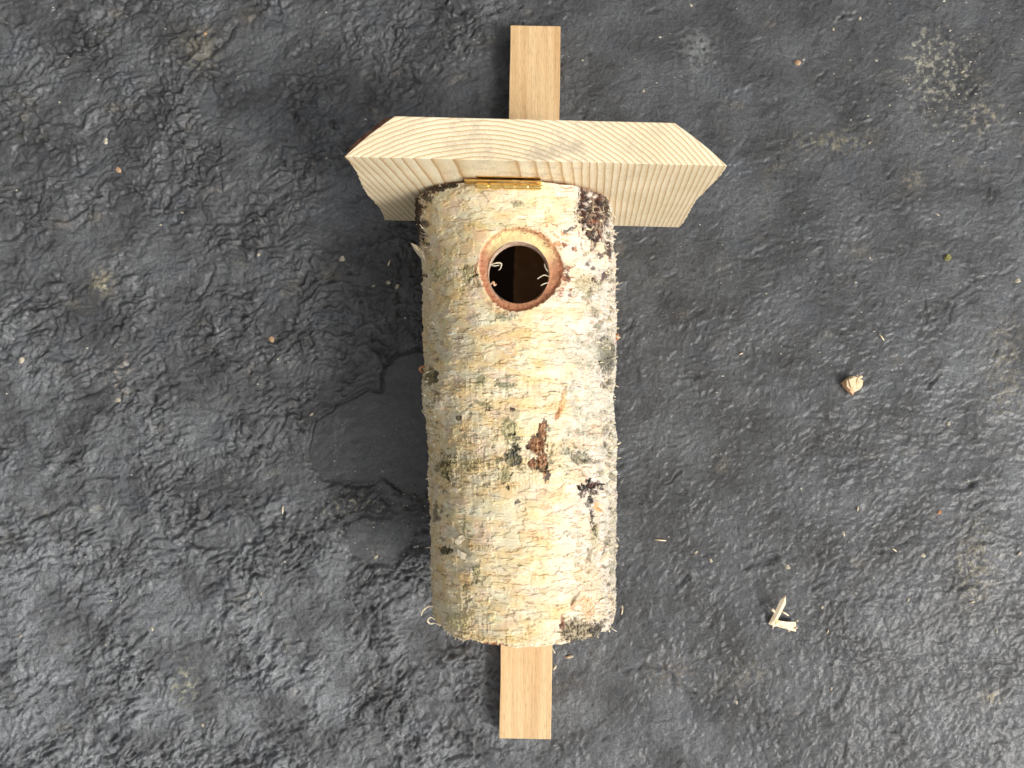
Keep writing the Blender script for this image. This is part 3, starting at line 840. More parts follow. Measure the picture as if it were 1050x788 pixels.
# snap the rim of the entrance onto a true circle
near = up & (np.abs(rho - HR) < 0.00045)
sc_ = np.where(near, HR / np.maximum(rho, 1e-6), 1.0)
VX = np.where(near, HX + (VX - HX) * sc_, VX); VY = np.where(near, HY + (VY - HY) * sc_, VY)
fac = grid_faces(len(yy), len(th), True)
rf = np.where(up, np.hypot(VX - HX, VY - HY), 1.0).reshape(-1)
keep = ~((rf[fac] < HR + 1e-6).all(axis=1))
keep &= ~((rf[fac] < HR - 0.0002).any(axis=1))
fac = fac[keep]
C = np.clip(C, 0.006, 0.83) ** np.array([1.25, 1.17, 1.07])
verts = np.stack([VX, VY, VZ], -1).reshape(-1, 3)
me = mesh_np('log_wall', verts, fac[:, ::-1], True, C.reshape(-1, 3))
log = link('log_wall', me, M_bark, box)
def bark_pt(u, v, lift=0.0):
    """point of the bark seen at photo pixel (u, v)"""
    j = ((bu[:, :nf_] - u) ** 2 + (bv[:, :nf_] - v) ** 2).argmin()
    i, j = divmod(int(j), nf_)
    n = Vector((math.sin(th[j]), 0, math.cos(th[j])))
    return Vector((float(VX[i, j]), float(VY[i, j]), float(VZ[i, j]))) + n * lift, n

# --- bore, sawn ends
BR = 0.0455
nb = 96
def ring_pts(y, r, n=nb):
    return [(cx_(y) + r * math.sin(2 * math.pi * k / n), y, ZC + r * math.cos(2 * math.pi * k / n)) for k in range(n)]
yt = Y1 - 0.0025; yb = Y0 + 0.018
mb = MB()
nrow = 60; v = []; f = []
ysb = [yb + (yt - yb) * k / nrow for k in range(nrow + 1)]
for y in ysb: v += ring_pts(y, BR)
for r in range(nrow):
    for k in range(nb):
        k2_ = (k + 1) % nb
        mx = (v[r * nb + k][0] + v[r * nb + k2_][0]) / 2; my = (ysb[r] + ysb[r + 1]) / 2
        if v[r * nb + k][2] > ZC + 0.02 and math.hypot(mx - HX, my - HY) < HR + 0.0015: continue
        f.append((r * nb + k, r * nb + k2_, (r + 1) * nb + k2_, (r + 1) * nb + k))
mb.add(v, f, True)
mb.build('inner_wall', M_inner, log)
mb = MB()
v = ring_pts(yb, BR + 0.0005); mb.add(v, [tuple(range(nb))])
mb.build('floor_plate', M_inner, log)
# end grain of the foot and of the head (annulus)
def end_cap(row, y_in, name, r_in):
    n = len(th)
    o_ = np.stack([VX[row], VY[row], VZ[row]], -1)
    c_ = np.array([cx_(y_in), 0, ZC])
    i_ = o_ - c_; i_[:, 1] = 0; L = np.hypot(i_[:, 0], i_[:, 2]); i_ = i_ / L[:, None] * r_in + c_; i_[:, 1] = y_in
    v = np.concatenate([o_, i_]); k = np.arange(n); k1_ = (k + 1) % n
    f = np.stack([k, k1_, k1_ + n, k + n], -1)
    me = mesh_np(name, v, f, False)
    return link(name, me, M_cutwood, log)
end_cap(0, Y0 + 0.001, 'foot_end', 0.0002)
end_cap(len(yy) - 1, Y1 - 0.0022, 'head_end', BR)
# entrance tunnel through the wall
v = []; f = []
n = 128
for q in range(n):
    a = 2 * math.pi * q / n; x = HX + HR * math.cos(a); y = HY + HR * math.sin(a)
    dx = x - cx_(y)
    zo = ZC + math.sqrt(radius(y) ** 2 - dx * dx) - 0.0023
    zi = ZC + math.sqrt(BR ** 2 - dx * dx) - 0.001
    for z, g in ((zo, 0.0), (zo - 0.0008, -0.0003), (zi, -0.0003)):
        v.append((HX + (HR + g) * math.cos(a), HY + (HR + g) * math.sin(a), z))
for q in range(n):
    q2 = (q + 1) % n
    for r in range(2): f.append((3 * q + r, 3 * q2 + r, 3 * q2 + r + 1, 3 * q + r + 1))
mb = MB(); mb.add(v, f, True)
M_tunnel = noisy_mat('drilled_edge', tuple(lin(150, 108, 76)), tuple(lin(226, 204, 182)), 300)
mb.build('entrance_hole', M_tunnel, log)

# --- loose bark on the log
def ribbon(mbx, base, dirs, w, n=None, up=Vector((0, 0, 1))):
    """tapering torn strip starting at base and following the offsets in dirs"""
    pts = [base]
    for d_ in dirs: pts.append(pts[-1] + Vector(d_))
    rad = [w * (1 - 0.75 * i / (len(pts) - 1)) for i in range(len(pts))]
    mbx.tube(pts, rad, 5, 0.35)
mm = 0.001
rb_ = random.Random(3)
# tiny fringe along the silhouettes and the sawn rims
mb = MB()
def fringe(u, v, du, dv, L, w):
    p, n_ = bark_pt(u, v, -0.0003)
    sgn = 1 if u > 530 else -1
    k = rb_.uniform(-1, 1)
    d1 = Vector((du, -dv, 0.3)).normalized() * L * 0.5
    d2 = (Vector((du, -dv, 0)).normalized() + Vector((k * .5, k * .5, .5 * k))).normalized() * L * 0.5
    ribbon(mb, p, [d1, d2], w)
for k in range(250):
    v = rb_.uniform(200, 655); 
    right = rb_.random() < 0.68
    u = (627.5 if right else 440) + rb_.uniform(-5, 3)
    fringe(u, v, (1 if right else -1), rb_.uniform(-.9, .9), (rb_.uniform(.6, 2.6) + 2.2 * (rb_.random() < .12)) * mm, rb_.uniform(.3, 1.1) * mm)
for k in range(60):
    u = rb_.uniform(448, 622); fringe(u, 660 - abs(u - 535) * .06, rb_.uniform(-1, 1), 1, rb_.uniform(.6, 2.0) * mm, rb_.uniform(.2, .5) * mm)
for k in range(45):
    u = rb_.uniform(436, 622); fringe(u, 192, rb_.uniform(-1, 1), -.4, rb_.uniform(.6, 1.6) * mm, rb_.uniform(.2, .5) * mm)
o = mb.build('bark_fringe', M_paper, log); o['kind'] = 'stuff'
# fibres around the entrance
mb = MB()
for k in range(95):
    a = rb_.gauss(0.2, 0.8) if k < 60 else rb_.uniform(-3.1, 3.1)
    r = rb_.uniform(.0195, .0235)
    x, y = HX + r * math.cos(a), HY + r * math.sin(a)
    dx = x - cx_(y); z = ZC + math.sqrt(max(radius(y) ** 2 - dx * dx, 0)) - 0.0004
    t = a + rb_.choice([-1, 1]) * math.pi / 2 + rb_.uniform(-.7, .7); L = rb_.uniform(1, 3.0) * mm
    ribbon(mb, Vector((x, y, z)), [(math.cos(t) * L * .5, math.sin(t) * L * .5, .5 * mm), (math.cos(t + .7) * L * .5, math.sin(t + .7) * L * .5, .1 * mm)], rb_.uniform(.15, .4) * mm)
o = mb.build('torn_fibre', M_rust, log); o['kind'] = 'stuff'
mb = MB()
for k in range(26):   # shredded pale strips over the dark patch, top right
    u, v = rb_.uniform(592, 624), rb_.uniform(206, 262)
    p, n_ = bark_pt(u, v, 0.0003)
    a = rb_.gauss(-1.57, .5); L = rb_.uniform(2, 6) * mm
    ribbon(mb, p, [(math.cos(a) * L * .4, math.sin(a) * L * .4, .5 * mm), (math.cos(a + .3) * L * .4, math.sin(a + .3) * L * .4, .2 * mm), (math.cos(a + .8) * L * .3, math.sin(a + .8) * L * .3, -.1 * mm)], rb_.uniform(.2, .55) * mm)
o = mb.build('shredded_bark', M_paper, log); o['kind'] = 'stuff'
# curls that stick into the entrance
def curl(name, u, v, z, pts, w, mat, flat=.5):
    p = P(u, v, z); mbx = MB()
    P_ = [p + Vector((a * mm, b * mm, c * mm)) for a, b, c in pts]
    # resample smoothly
    Q = []
    for i in range(len(P_) - 1):
        p0 = P_[max(i - 1, 0)]; p1 = P_[i]; p2 = P_[i + 1]; p3 = P_[min(i + 2, len(P_) - 1)]
        for k in range(6):
            t = k / 6
            Q.append(.5 * ((2 * p1) + (p2 - p0) * t + (2 * p0 - 5 * p1 + 4 * p2 - p3) * t * t + (3 * p1 - p0 - 3 * p2 + p3) * t ** 3))
    Q.append(P_[-1])
    mbx.tube(Q, [w * mm * (0.45 + 0.55 * math.sin(math.pi * (i + .6) / (len(Q) + .6))) for i in range(len(Q))], 6, flat)
    return mbx.build(name, mat, log)
ez = ZC + 0.0505
curl('wood_curl', 500, 272, ez, [(0, 0, 0), (2.5, .4, .6), (5, 1, .8), (7, .6, .2), (6.6, -1.6, -.4), (5.6, -2.6, -.6)], .38, M_paper)
curl('wood_curl', 501, 271, ez, [(0, 0, 0), (2.8, -1.0, .5), (5.5, -.6, .6)], .3, M_paper)
curl('wood_curl', 563, 284, ez, [(0, 0, 0), (-2.4, .8, .5), (-4.6, -.2, .4), (-6, -1.2, 0)], .32, M_paper)
curl('wood_curl', 562, 279, ez, [(0, 0, 0), (-1.4, 2.0, .5), (-2.0, 4.2, .2)], .25, M_paper)
curl('wood_curl', 563, 290, ez, [(0, 0, 0), (-2.4, -.6, .5), (-4.4, -1.6, .2)], .3, M_paper)
curl('wood_curl', 503, 292, ez, [(0, 0, 0), (1.4, 1.2, .5), (2.0, -.4, .6), (3, .2, .2)], .55, M_cutwood)
# flaps of peeling bark
def flap(name, outline, zs, mat, thick=.35):
    """small curved flake: outline in photo px, zs heights"""
    n_ = len(outline); top = [P(u, v, z) for (u, v), z in zip(outline, zs)]
    c0 = sum(top, Vector()) / n_ + Vector((0, 0, .4 * mm))
    v = [c0] + top + [c0 - Vector((0, 0, thick * mm))] + [p - Vector((0, 0, thick * mm)) for p in top]
    f = []
    for i in range(n_):
        j = (i + 1) % n_
        f += [(0, 1 + j, 1 + i), (n_ + 1, n_ + 2 + i, n_ + 2 + j), (1 + i, 1 + j, n_ + 2 + j, n_ + 2 + i)]
    mbx = MB(); mbx.add(v, f)
    return mbx.build(name, mat, log)
zl = ZC + .022
flap('bark_flake', [(421, 249), (428, 252), (434, 258), (437, 270), (432, 266), (425, 257)], [zl, zl, zl + .006, zl + .010, zl + .004, zl], M_paper)
zq, _ = bark_pt(472, 557); zq = zq.z
flap('bark_flake', [(466, 555), (471, 550), (475, 549), (477, 553), (471, 559), (467, 558)], [zq + .0006, zq + .002, zq + .002, zq + .003, zq + .0012, zq + .0004], M_paper)
flap('bark_flake', [(469, 563), (473, 566), (479, 568), (478, 575), (473, 573), (469, 568)], [zq + .0012, zq + .0022, zq + .003, zq + .002, zq + .0014, zq + .0008], M_paper)
zr, _ = bark_pt(603, 575); zr = zr.z
flap('bark_flake', [(603, 562), (608, 566), (611, 580), (606, 578), (601, 570)], [zr + .001, zr + .002, zr + .002, zr + .003, zr + .001], M_paper)
zr2, _ = bark_pt(618, 570); zr2 = zr2.z
flap('bark_flake', [(613, 572), (624, 564), (626, 570), (620, 576), (612, 578)], [zr2 + .002, zr2 + .001, zr2 + .001, zr2 + .002, zr2 + .003], M_paper)
zs2, _ = bark_pt(590, 620); zs2 = zs2.z
flap('bark_flake', [(581, 626), (590, 618), (599, 611), (600, 614), (592, 621), (583, 628)], [zs2 + .001, zs2 + .003, zs2 + .002, zs2 + .002, zs2 + .002, zs2 + .001], M_cutwood)
tg, _ = bark_pt(612, 520); tg = tg.z
flap('bark_flake', [(607, 514), (613, 514), (618, 518), (622, 525), (616, 521), (610, 519)], [tg + .001, tg + .003, tg + .003, tg + .001, tg + .002, tg + .001], M_shav)
lz = ZC + .012
curl('bark_curl', 437, 379, lz, [(0, 1, 0), (-1.8, 1.6, 1), (-3.4, .2, 1.4), (-2.6, -1.4, 1), (-.6, -1.8, .4)], .8, M_rust, .8)
curl('bark_curl', 445, 622, lz + .006, [(0, 0, 0), (-3, .2, 1), (-6, -2, 1), (-7, -5, 0)], .6, M_paper)
curl('bark_curl', 446, 636, lz + .006, [(0, 0, 0), (-2.2, 1.8, 1), (-4, 0, 1), (-2.6, -1.8, .5), (0, -1.8, 0)], .5, M_paper)
curl('bark_curl', 630, 455, lz, [(0, 0, 0), (2.0, -.2, .5), (3.6, .8, .5)], .55, M_paper)
curl('bark_curl', 629, 345, lz, [(0, 1.5, 0), (2.0, .8, .5), (2.4, -1.2, .5), (.8, -2, 0)], .9, M_rust, .8)
curl('bark_curl', 435, 406, lz, [(0, 0, 0), (-1.6, 1.4, .5)], .4, M_paper)
curl('bark_curl', 438, 430, lz, [(0, 0, 0), (-1.6, 3.0, .5), (-3.2, 5.0, .5)], .35, M_paper)
curl('bark_curl', 566, 664, ZC + .052, [(0, 0, 0), (.8, -1.6, .5), (1.6, -3, .2)], .35, M_paper)
# small papery strips lifting along the grain of the bark
M_strip2 = noisy_mat('papery_bark', tuple(lin(222, 200, 150)), tuple(lin(238, 226, 192)), 700, 0.6)
mb = MB(); rp = random.Random(77)
for k in range(170):
    if k < 70: i = rp.randrange(20, len(yy) - 20); j = rp.randrange(int(nf_ * .62), int(nf_ * .90))
    else: i = rp.randrange(20, len(yy) - 20); j = rp.randrange(int(nf_ * .10), int(nf_ * .90))
    if math.hypot(float(VX[i, j]) - HX, float(VY[i, j]) - HY) < .027: continue
    Ls = rp.uniform(1.5, 6.5) * mm; wd = rp.uniform(.35, 1.1) * mm; nS = 6; lift = rp.uniform(.25, .9) * mm; sg = rp.choice([-1, 1])
    v_ = []; f_ = []; tl = rp.uniform(-.12, .12)
    for q in range(nS + 1):
        t = th[j] + (q / nS - .5) * Ls / .054
        jj = int(np.clip(np.searchsorted(th_f, t), 0, nf_ - 1))
        n_ = Vector((math.sin(t), 0, math.cos(t)))
        p = Vector((float(VX[i, jj]), float(VY[i, jj]) + tl * (q / nS - .5) * Ls, float(VZ[i, jj]))) 
        w_ = wd * (.4 + .6 * math.sin(math.pi * (q + .4) / (nS + .8))) * rp.uniform(.7, 1.2)
        v_.append(p - n_ * .0001 - Vector((0, sg * w_ * .2, 0)))
        v_.append(p + n_ * lift * rp.uniform(.6, 1.1) + Vector((0, sg * w_, 0)))
        v_.append(p + n_ * (lift * .6 - .0002) + Vector((0, sg * w_ * .9, 0)))
    for q in range(nS):
        a_ = 3 * q
        f_ += [(a_, a_ + 3, a_ + 4, a_ + 1), (a_ + 1, a_ + 4, a_ + 5, a_ + 2), (a_ + 2, a_ + 5, a_ + 3, a_)]
    mb.add(v_, f_)
o = mb.build('peeling_strip', M_strip2, log); o['kind'] = 'stuff'
# dark scales along the head, upper left
mb = MB()
for k in range(70):
    t = rb_.random()
    if t < .5: u, v = rb_.uniform(433, 472), 0; v = 200 - (u - 433) * .27 + rb_.uniform(-3, 3)
    else: v = rb_.uniform(200, 252); u = 428 + (v - 200) * .10 + rb_.uniform(-2, 3)
    p, n_ = bark_pt(u, v, .0002)
    if p.y > Y1 - .001: p.y = Y1 - .001
    a = rb_.uniform(0, 6.28); L = rb_.uniform(.8, 2.2) * mm
    ribbon(mb, p, [(math.cos(a) * L * .5, math.sin(a) * L * .4, .4 * mm), (math.cos(a) * L * .5, math.sin(a) * L * .4, -.2 * mm)], rb_.uniform(.4, 1.1) * mm)
o = mb.build('bark_scale', M_darkbark, log); o['kind'] = 'stuff'

# --- roof: a thick waney board standing on its back edge
zb = S0 + T + 0.0003
rz = ROOFZ
# underside corners and top corners at the front (near the camera) and at the back
def lerp(a, b, t): return a + (b - a) * t
rows = 46
v = []; nper = 0
xu = [(-0.0783, 0.0999), (-0.0822, 0.1078)]     # underside left/right at front, at back
xt = [(-0.0545, 0.0757), (-0.0600, 0.0860)]
def yb_(x, base): return base - 0.024 * (x - 0.01)
U0, T0 = 0.1041, 0.1236
NS = 26
ro = random.Random(9)
sec = []
for k in range(rows + 1):
    t = k / rows; z = lerp(rz, 0.0115, t)
    l = lerp(xu[0][0], xu[1][0], t) + 0.0010 * math.sin(3.2 * math.pi * t) + ro.uniform(-1, 1) * 0.00035
    r = lerp(xu[0][1], xu[1][1], t) + 0.0012 * math.sin(2.6 * math.pi * t + .6) + ro.uniform(-1, 1) * 0.00035
    lt = lerp(xt[0][0], xt[1][0], t) + ro.uniform(-1, 1) * 0.0004; rt_ = lerp(xt[0][1], xt[1][1], t) + ro.uniform(-1, 1) * 0.0003
    s_pts = []
    for q in range(NS + 1): x = lerp(l, r, q / NS); s_pts.append((x, yb_(x, U0)))
    for q in range(1, 6):
        w = q / 6; x = lerp(r, rt_, w); s_pts.append((x + .0008 * math.sin(math.pi * w), yb_(x, lerp(U0, T0, w)) + .0003 * math.sin(math.pi * w)))
    for q in range(NS + 1): x = lerp(rt_, lt, q / NS); s_pts.append((x, yb_(x, T0)))
    for q in range(1, 6):
        w = q / 6; x = lerp(lt, l, w); s_pts.append((x - .0005 * math.sin(math.pi * w), yb_(x, lerp(T0, U0, w)) + .0004 * math.sin(math.pi * w)))
    sec.append([(x, y, z) for x, y in s_pts])
n = len(sec[0]); v = [p for s in sec for p in s]; f = []
wane = []
for k in range(rows):
    for q in range(n):
        fc = (k * n + q, (k + 1) * n + q, (k + 1) * n + (q + 1) % n, k * n + (q + 1) % n)
        f.append(fc)
f.append(tuple(range(n))); f.append(tuple(rows * n + q for q in range(n))[::-1])
mb = MB(); mb.add(v, f)
roof = mb.build('roof', M_roof, box, bevel=0.0003)
# wane with bark remains along the left edge of the board
mb = MB()
v = []; f = []
cols = list(range(n - 6, n)) + [0]
nc = 13
for k in range(rows + 1):
    s = sec[k]
    for q in range(nc):
        t = .04 + .92 * q / (nc - 1); i = t * 6; a = cols[min(int(i), 5)]; b = cols[min(int(i) + 1, 6)]; fr = i - int(i)
        p = Vector(s[a]).lerp(Vector(s[b]), fr)
        nn = Vector((-0.62, 0.78, 0))
        edge = min(t, 1 - t)
        h = (1.5 * mm + .9 * mm * ro.random()) * (1 - .9 * (q in (0, nc - 1))) - (.6 * mm if q in (0, nc - 1) else 0)
        if k in (0,): p = p + Vector((0, 0, -.0010))
        v.append(p + nn * h)
for k in range(rows):
    for q in range(nc - 1):
        f.append((k * nc + q, k * nc + q + 1, (k + 1) * nc + q + 1, (k + 1) * nc + q))
f.append(tuple(range(nc))[::-1])
mb.add(v, f, True)
mb.build('waney_edge', M_redbark, roof)

# --- hinge
hg = bpy.data.objects.new('hinge', None); col.objects.link(hg); hg.parent = box
hg.empty_display_size = 0.01
hz = ZC + 0.0582
hl = P(488, 190.6, hz); hr = P(555.5, 191.8, hz)
hg.location = (hl + hr) / 2 - box.location
hm = hg
def hlink(mbx, name, bevel=0): return mbx.build(name, M_brass, hg, bevel)
nk = 5; ax = (hr - hl)
for k in range(nk):
    p0 = hl + ax * (k / nk + .018); p1 = hl + ax * ((k + 1) / nk - .018)
    mb = MB(); n_ = 24; sv = []
    for p in (p0, p1):
        for q in range(n_):
            a_ = 2 * math.pi * q / n_; sv.append((p.x, p.y + .00165 * math.cos(a_), p.z + .00165 * math.sin(a_)))
    mb.add(sv, [(q, (q + 1) % n_, n_ + (q + 1) % n_, n_ + q) for q in range(n_)], True)
    mb.add(sv, [tuple(range(n_))[::-1], tuple(range(n_, 2 * n_))])
    hlink(mb, 'knuckle')
mb = MB(); mb.tube([hl - ax * .012, hl - ax * .004, hr + ax * .004, hr + ax * .012], [.0005, .0009, .0009, .0005], 12); hlink(mb, 'pin')
def leaf(u0, u1, ylo, yhi, z0, z1, name):
    a_ = P(u0, 190, hz).x; b_ = P(u1, 190, hz).x
    mbx = MB(); vv_ = []
    for (x, y, z) in ((a_, ylo, z0), (b_, ylo, z0), (b_, yhi, z0), (a_, yhi, z0), (a_, ylo, z1), (b_, ylo, z1), (b_, yhi, z1), (a_, yhi, z1)):
        vv_.append((x, y - 0.024 * (x - .01), z))
    mbx.add(vv_, [(3, 2, 1, 0), (4, 5, 6, 7), (0, 1, 5, 4), (1, 2, 6, 5), (2, 3, 7, 6), (3, 0, 4, 7)])
    hlink(mbx, name, 0.0002)
leaf(476, 556, U0 - .0026, U0 - .0018, hz - .022, hz - .0012, 'leaf')
leaf(489, 555, U0 - .0006, U0 - .0001, hz - .004, hz - .0006, 'leaf')

# ------------------------------------------------------------------ loose bits on the slab
def flat_piece(mbx, pts_px, zlow, th_, jit=0.0):
    out = [((P(u, v, 0.001).x), (P(u, v, 0.001).y)) for u, v in pts_px]
    mbx.prism(out[::-1], zlow, zlow + th_, jit)
# big bark-grained wood chip
cz = gz(P(872, 395, 0).x, P(872, 395, 0).y)
chip = empty('wood_chip', (P(872, 395, 0).x, P(872, 395, 0).y, cz))
tag(chip, 'chunky cream wood chip with stepped splintery layers, on the slab right of the log', 'wood chip')
mb = MB()
flat_piece(mb, [(865, 390), (871, 386), (877, 387), (881, 391), (881, 396), (877, 400), (873, 402), (869, 400), (865, 397)], cz + .001, .0052, .0004)
flat_piece(mb, [(866, 389), (872, 387), (874, 393), (872, 400), (868, 398)], cz + .006, .0010, .0003)
flat_piece(mb, [(875, 388), (879, 390), (880, 394), (876, 398), (874, 396)], cz + .006, .0008, .0003)
mb.build('chip_body', M_chip, chip, bevel=.0003)
mb = MB()
for k, (a_, b_) in enumerate(((862, 393), (863.5, 396), (865.5, 398.5), (867.5, 401))):
    flat_piece(mb, [(a_, b_), (a_ + 4, b_ - 3), (a_ + 6, b_), (a_ + 3.5, b_ + 4)], cz + .0006 * k, .0035, .0004)
mb.build('splinter_end', M_cutwood, chip)
mb = MB()
mb.tube([P(879, 389, cz + .005), P(881, 387, cz + .006), P(883.5, 386, cz + .006)], [.0010, .0008, .0012], 6); mb.tube([P(880, 387.5, cz + .005), P(878.5, 384.5, cz + .006)], [.0005, .0004], 5)
mb.build('splinter_tip', M_chip, chip)
# shaving
sz = gz(P(800, 630, 0).x, P(800, 630, 0).y)
sh = empty('wood_shaving', (P(800, 632, 0).x, P(800, 632, 0).y, sz))
tag(sh, 'pale curled wood shaving with a pointed blade standing up, lower right of the log', 'wood shaving')
def sheet(rowsL, rowsR, name, mat, th_=.0004):
    n_ = len(rowsL); v = []
    for a_, b_ in zip(rowsL, rowsR):
        m_ = (a_ + b_) / 2 + Vector((0, 0, .0008)); v += [a_, m_, b_]
    w = [p - Vector((0, 0, th_)) for p in v]; f = []
    for i in range(n_ - 1):
        for q in range(2):
            a_ = 3 * i + q; f += [(a_, a_ + 1, a_ + 4, a_ + 3), (3 * n_ + a_ + 3, 3 * n_ + a_ + 4, 3 * n_ + a_ + 1, 3 * n_ + a_)]
        for q in (0, 2):
            a_ = 3 * i + q; f.append((a_, a_ + 3, 3 * n_ + a_ + 3, 3 * n_ + a_))
    for i in (0, n_ - 1):
        f.append((3 * i, 3 * i + 1, 3 * i + 2, 3 * n_ + 3 * i + 2, 3 * n_ + 3 * i + 1, 3 * n_ + 3 * i))
    mbx = MB(); mbx.add(v + w, f); return mbx.build(name, mat, sh)
sheet([P(788, 640, sz + .001), P(791, 634, sz + .003), P(795, 627, sz + .007), P(800, 616, sz + .013), P(805, 610.5, sz + .016)],
      [P(795, 643, sz + .001), P(797, 637, sz + .004), P(801, 629, sz + .008), P(805.5, 620, sz + .013), P(806, 611.5, sz + .016)], 'blade', M_shav)
sheet([P(795, 635, sz + .004), P(801, 637, sz + .0045), P(808, 638, sz + .004), P(816, 638, sz + .003)],
      [P(795, 642, sz + .002), P(801, 644, sz + .0015), P(808, 646, sz + .0012), P(816, 648, sz + .001)], 'curl', M_shav)
mb = MB()
mb.tube([P(801, 627, sz + .008), P(805, 629, sz + .008), P(808.5, 631.5, sz + .007)], [.0005, .0006, .0004], 6)
mb.tube([P(795, 628, sz + .006), P(792, 625.5, sz + .0065), P(791.5, 624.5, sz + .0065)], [.0006, .0011, .0009], 6)
for a_, b_ in ((814, 640), (817, 637), (815, 645), (808, 647)): mb.tube([P(a_, b_, sz + .003), P(a_ + rb_.uniform(-1, 3), b_ + rb_.uniform(-3, 3), sz + .0035)], [.0007, .0003], 5)
mb.build('splinter', M_shav, sh)

def lump(u, v, r, mat, name='crumb', asp=1.0, ang=0.0, seed=0, th_=.5):
    rq = random.Random(seed); x0, y0 = P(u, v, 0.001).x, P(u, v, 0.001).y; z0 = gz(x0, y0)
    R_ = r * .82 * H / F; n_ = 9
    v_ = []; f = []
    for lv, (sc, hh_) in enumerate(((1.0, -.25), (1.05, .3), (.7, .8))):
        for q in range(n_):
            a_ = 2 * math.pi * q / n_; rr_ = R_ * sc * rq.uniform(.7, 1.2)
            x, y = rr_ * math.cos(a_), rr_ * math.sin(a_) * asp
            v_.append((x0 + x * math.cos(ang) - y * math.sin(ang), y0 + x * math.sin(ang) + y * math.cos(ang), z0 + R_ * th_ * (hh_ + rq.uniform(-.2, .2))))
    for l in range(2):
        for q in range(n_): f.append((l * n_ + q, l * n_ + (q + 1) % n_, (l + 1) * n_ + (q + 1) % n_, (l + 1) * n_ + q))
    v_.append((x0, y0, z0 + R_ * th_ * .95)); c_i = 3 * n_
    for q in range(n_): f.append((2 * n_ + q, 2 * n_ + (q + 1) % n_, c_i))
    mbx = MB()
    mbx.add([(a_ - x0, b_ - y0, c_ - z0) for a_, b_, c_ in v_], f)
    o = mbx.build(name, mat); o.location = (x0, y0, z0)
    return o
tag(lump(972.5, 264, 4.5, M_green, 'bark_crumb', .9, .5, 3, .9), 'mottled green and black bark crumb on the slab near the right edge', 'crumb')
tag(lump(818.5, 64, 4, M_ocrumb, 'tan_crumb', .8, .3, 4), 'rounded tan wood crumb alone on the slab right of the top of the strip', 'crumb')
tag(lump(211, 35, 3, M_ocrumb, 'tan_crumb', .7, .3, 5), 'small orange tan crumb on the slab at the upper left', 'crumb')
tag(lump(278, 348, 3.8, M_ocrumb, 'tan_crumb', 1.0, .3, 6), 'orange tan crumb on the slab left of the log, level with its upper third', 'crumb')
tag(lump(964, 526, 3.5, M_rust, 'rust_crumb', .7, .3, 7), 'rusty brown crumb on the slab at the right, below the cream wood chip', 'crumb')
tag(lump(122, 174, 4.5, M_ocrumb, 'grit_lump', .9, .3, 8), 'dull brown grit lump on the slab at the upper left, left of the roof', 'crumb')
tag(lump(108, 145, 4.5, M_crumb, 'pale_crumb', .7, 1.2, 9), 'cream flake shaped crumb on the slab at upper left above the brown grit lump', 'crumb')
tag(lump(351, 266, 4, M_crumb, 'pale_crumb', .8, 1.2, 10), 'off white crumb in the shade left of the entrance hole', 'crumb')
tag(lump(24, 370, 4.4, M_crumb, 'pale_crumb', .8, 1.2, 11), 'whitish ring shaped crumb at the far left edge of the slab', 'crumb')
tag(lump(584, 674, 5.5, M_paper, 'bark_shred', .3, .15, 12), 'pale bark shred just below the foot of the log, right of the strip', 'crumb')
tag(lump(569, 685, 4, M_paper, 'bark_shred', .35, .9, 13), 'smaller pale bark shred touching the right side of the lower strip', 'crumb')
small = [(121, 410, 4), (383, 293, 2.5), (22, 652, 2.5), (156, 645, 3), (208, 744, 2.5), (865, 548, 3.6), (974, 435, 3), (808, 582, 3.8), (729, 575, 2.8),
         (714, 567, 2.8), (932, 616, 2.4), (947, 570, 3.6), (853, 707, 3), (756, 722, 2.6), (988, 73, 3.4), (962, 220, 3), (1045, 288, 3.6), (398, 290, 3), (407, 294, 3.4),
         (266, 262, 2.6), (186, 218, 2.8), (893, 264, 1.8), (660, 93, 2), (709, 5, 2.2), (893, 146, 2.4), (320, 425, 2.8), (385, 572, 3.2), (165, 231, 2.2), (843, 623, 2), (638, 623, 2.6), (882, 19, 2.2), (855, 30, 1.8), (1023, 648, 2.4), (268, 609, 2.6), (110, 660, 2)]
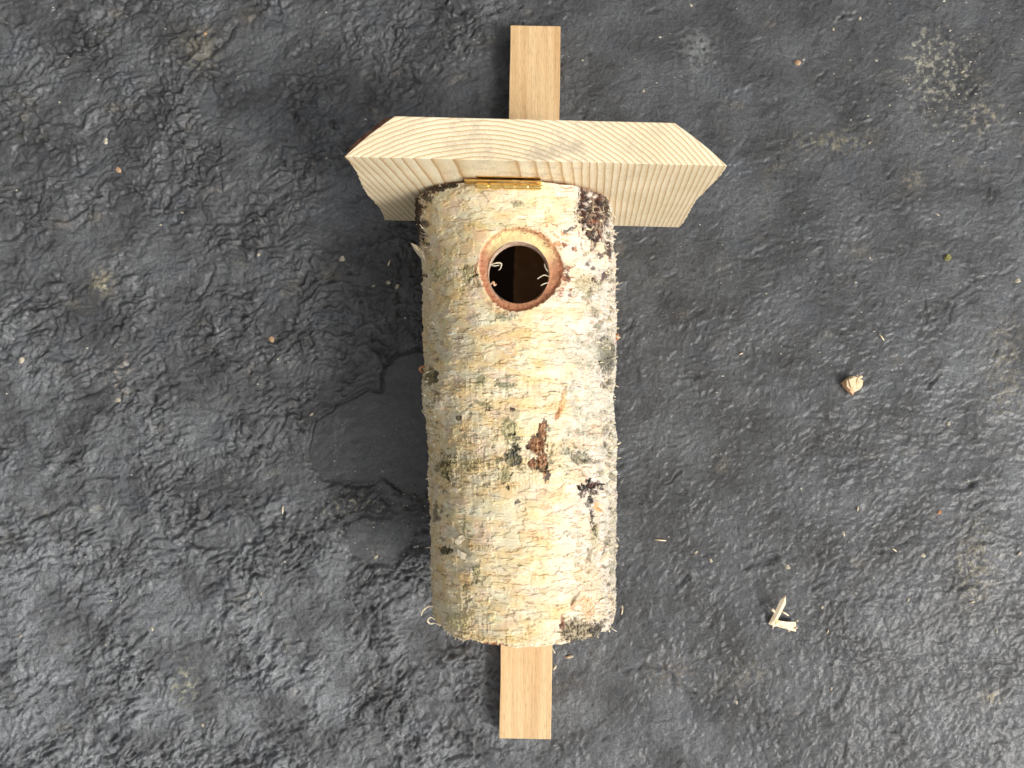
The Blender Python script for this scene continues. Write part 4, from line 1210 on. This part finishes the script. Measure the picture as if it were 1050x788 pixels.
for i, (u, v, r) in enumerate(small):
    o = lump(u, v, r, M_crumb, 'small_crumb', random.uniform(.35, .9), random.uniform(0, 3), 50 + i)
    tag(o, 'tiny pale wood crumb scattered on the dark slab', 'crumb', 'tiny pale crumbs scattered over the slab')
for i, (u, v, a, L) in enumerate([(917, 564, -.6, 6), (638, 627, 1.4, 7), (880, 522, 1.5, 5), (849, 648, 1.2, 4), (793, 643, 1.3, 4.5), (677, 554, -.1, 12), (905, 346, -.9, 8), (290, 523, 1.5, 9), (399, 270, 1.2, 6), (1045, 568, .9, 6), (760, 363, .4, 4), (998, 618, .1, 5)]):
    mb = MB(); p = P(u, v, .001); z0 = gz(p.x, p.y) + .0006; hl_ = L * .5 * H / F
    mb.tube([Vector((-math.cos(a) * hl_, -math.sin(a) * hl_, 0)), Vector((0, 0, .0003)), Vector((math.cos(a) * hl_, math.sin(a) * hl_, 0))], [.0003, .0005, .0003], 5)
    o = mb.build('wood_splinter', M_shav); o.location = (p.x, p.y, z0)
    tag(o, 'thin pale wood splinter lying on the dark slab', 'splinter', 'thin pale splinters on the slab')
# dust: nobody could count it
mb = MB(); rd = random.Random(21)
for k in range(850):
    q = rd.random()
    if q < .55: u, v = rd.uniform(-10, 1060), rd.uniform(-10, 798)
    elif q < .75: u, v = rd.gauss(970, 50), rd.gauss(85, 55)
    elif q < .85: u, v = rd.gauss(380, 45), rd.gauss(520, 40)
    else: u, v = rd.gauss(860, 100), rd.gauss(480, 160)
    p = P(u, v, .0005); z0 = gz(p.x, p.y) + .00015
    r = abs(rd.gauss(0, 1)) * .00038 + .00022
    n_ = 5; a0 = rd.uniform(0, 6)
    v_ = [(p.x + r * rd.uniform(.5, 1.3) * math.cos(a0 + 6.283 * i / n_), p.y + r * rd.uniform(.3, 1.0) * math.sin(a0 + 6.283 * i / n_), z0) for i in range(n_)]
    v_.append((p.x, p.y, z0 + r * .8))
    mb.add(v_, [(i, (i + 1) % n_, n_) for i in range(n_)])
M_dust = noisy_mat('sawdust', tuple(lin(120, 112, 98)), tuple(lin(226, 220, 205)), 60, 0.7)
dust = mb.build('sawdust', M_dust)
tag(dust, 'fine pale sawdust specks sprinkled over the slab', 'sawdust', kind='stuff')
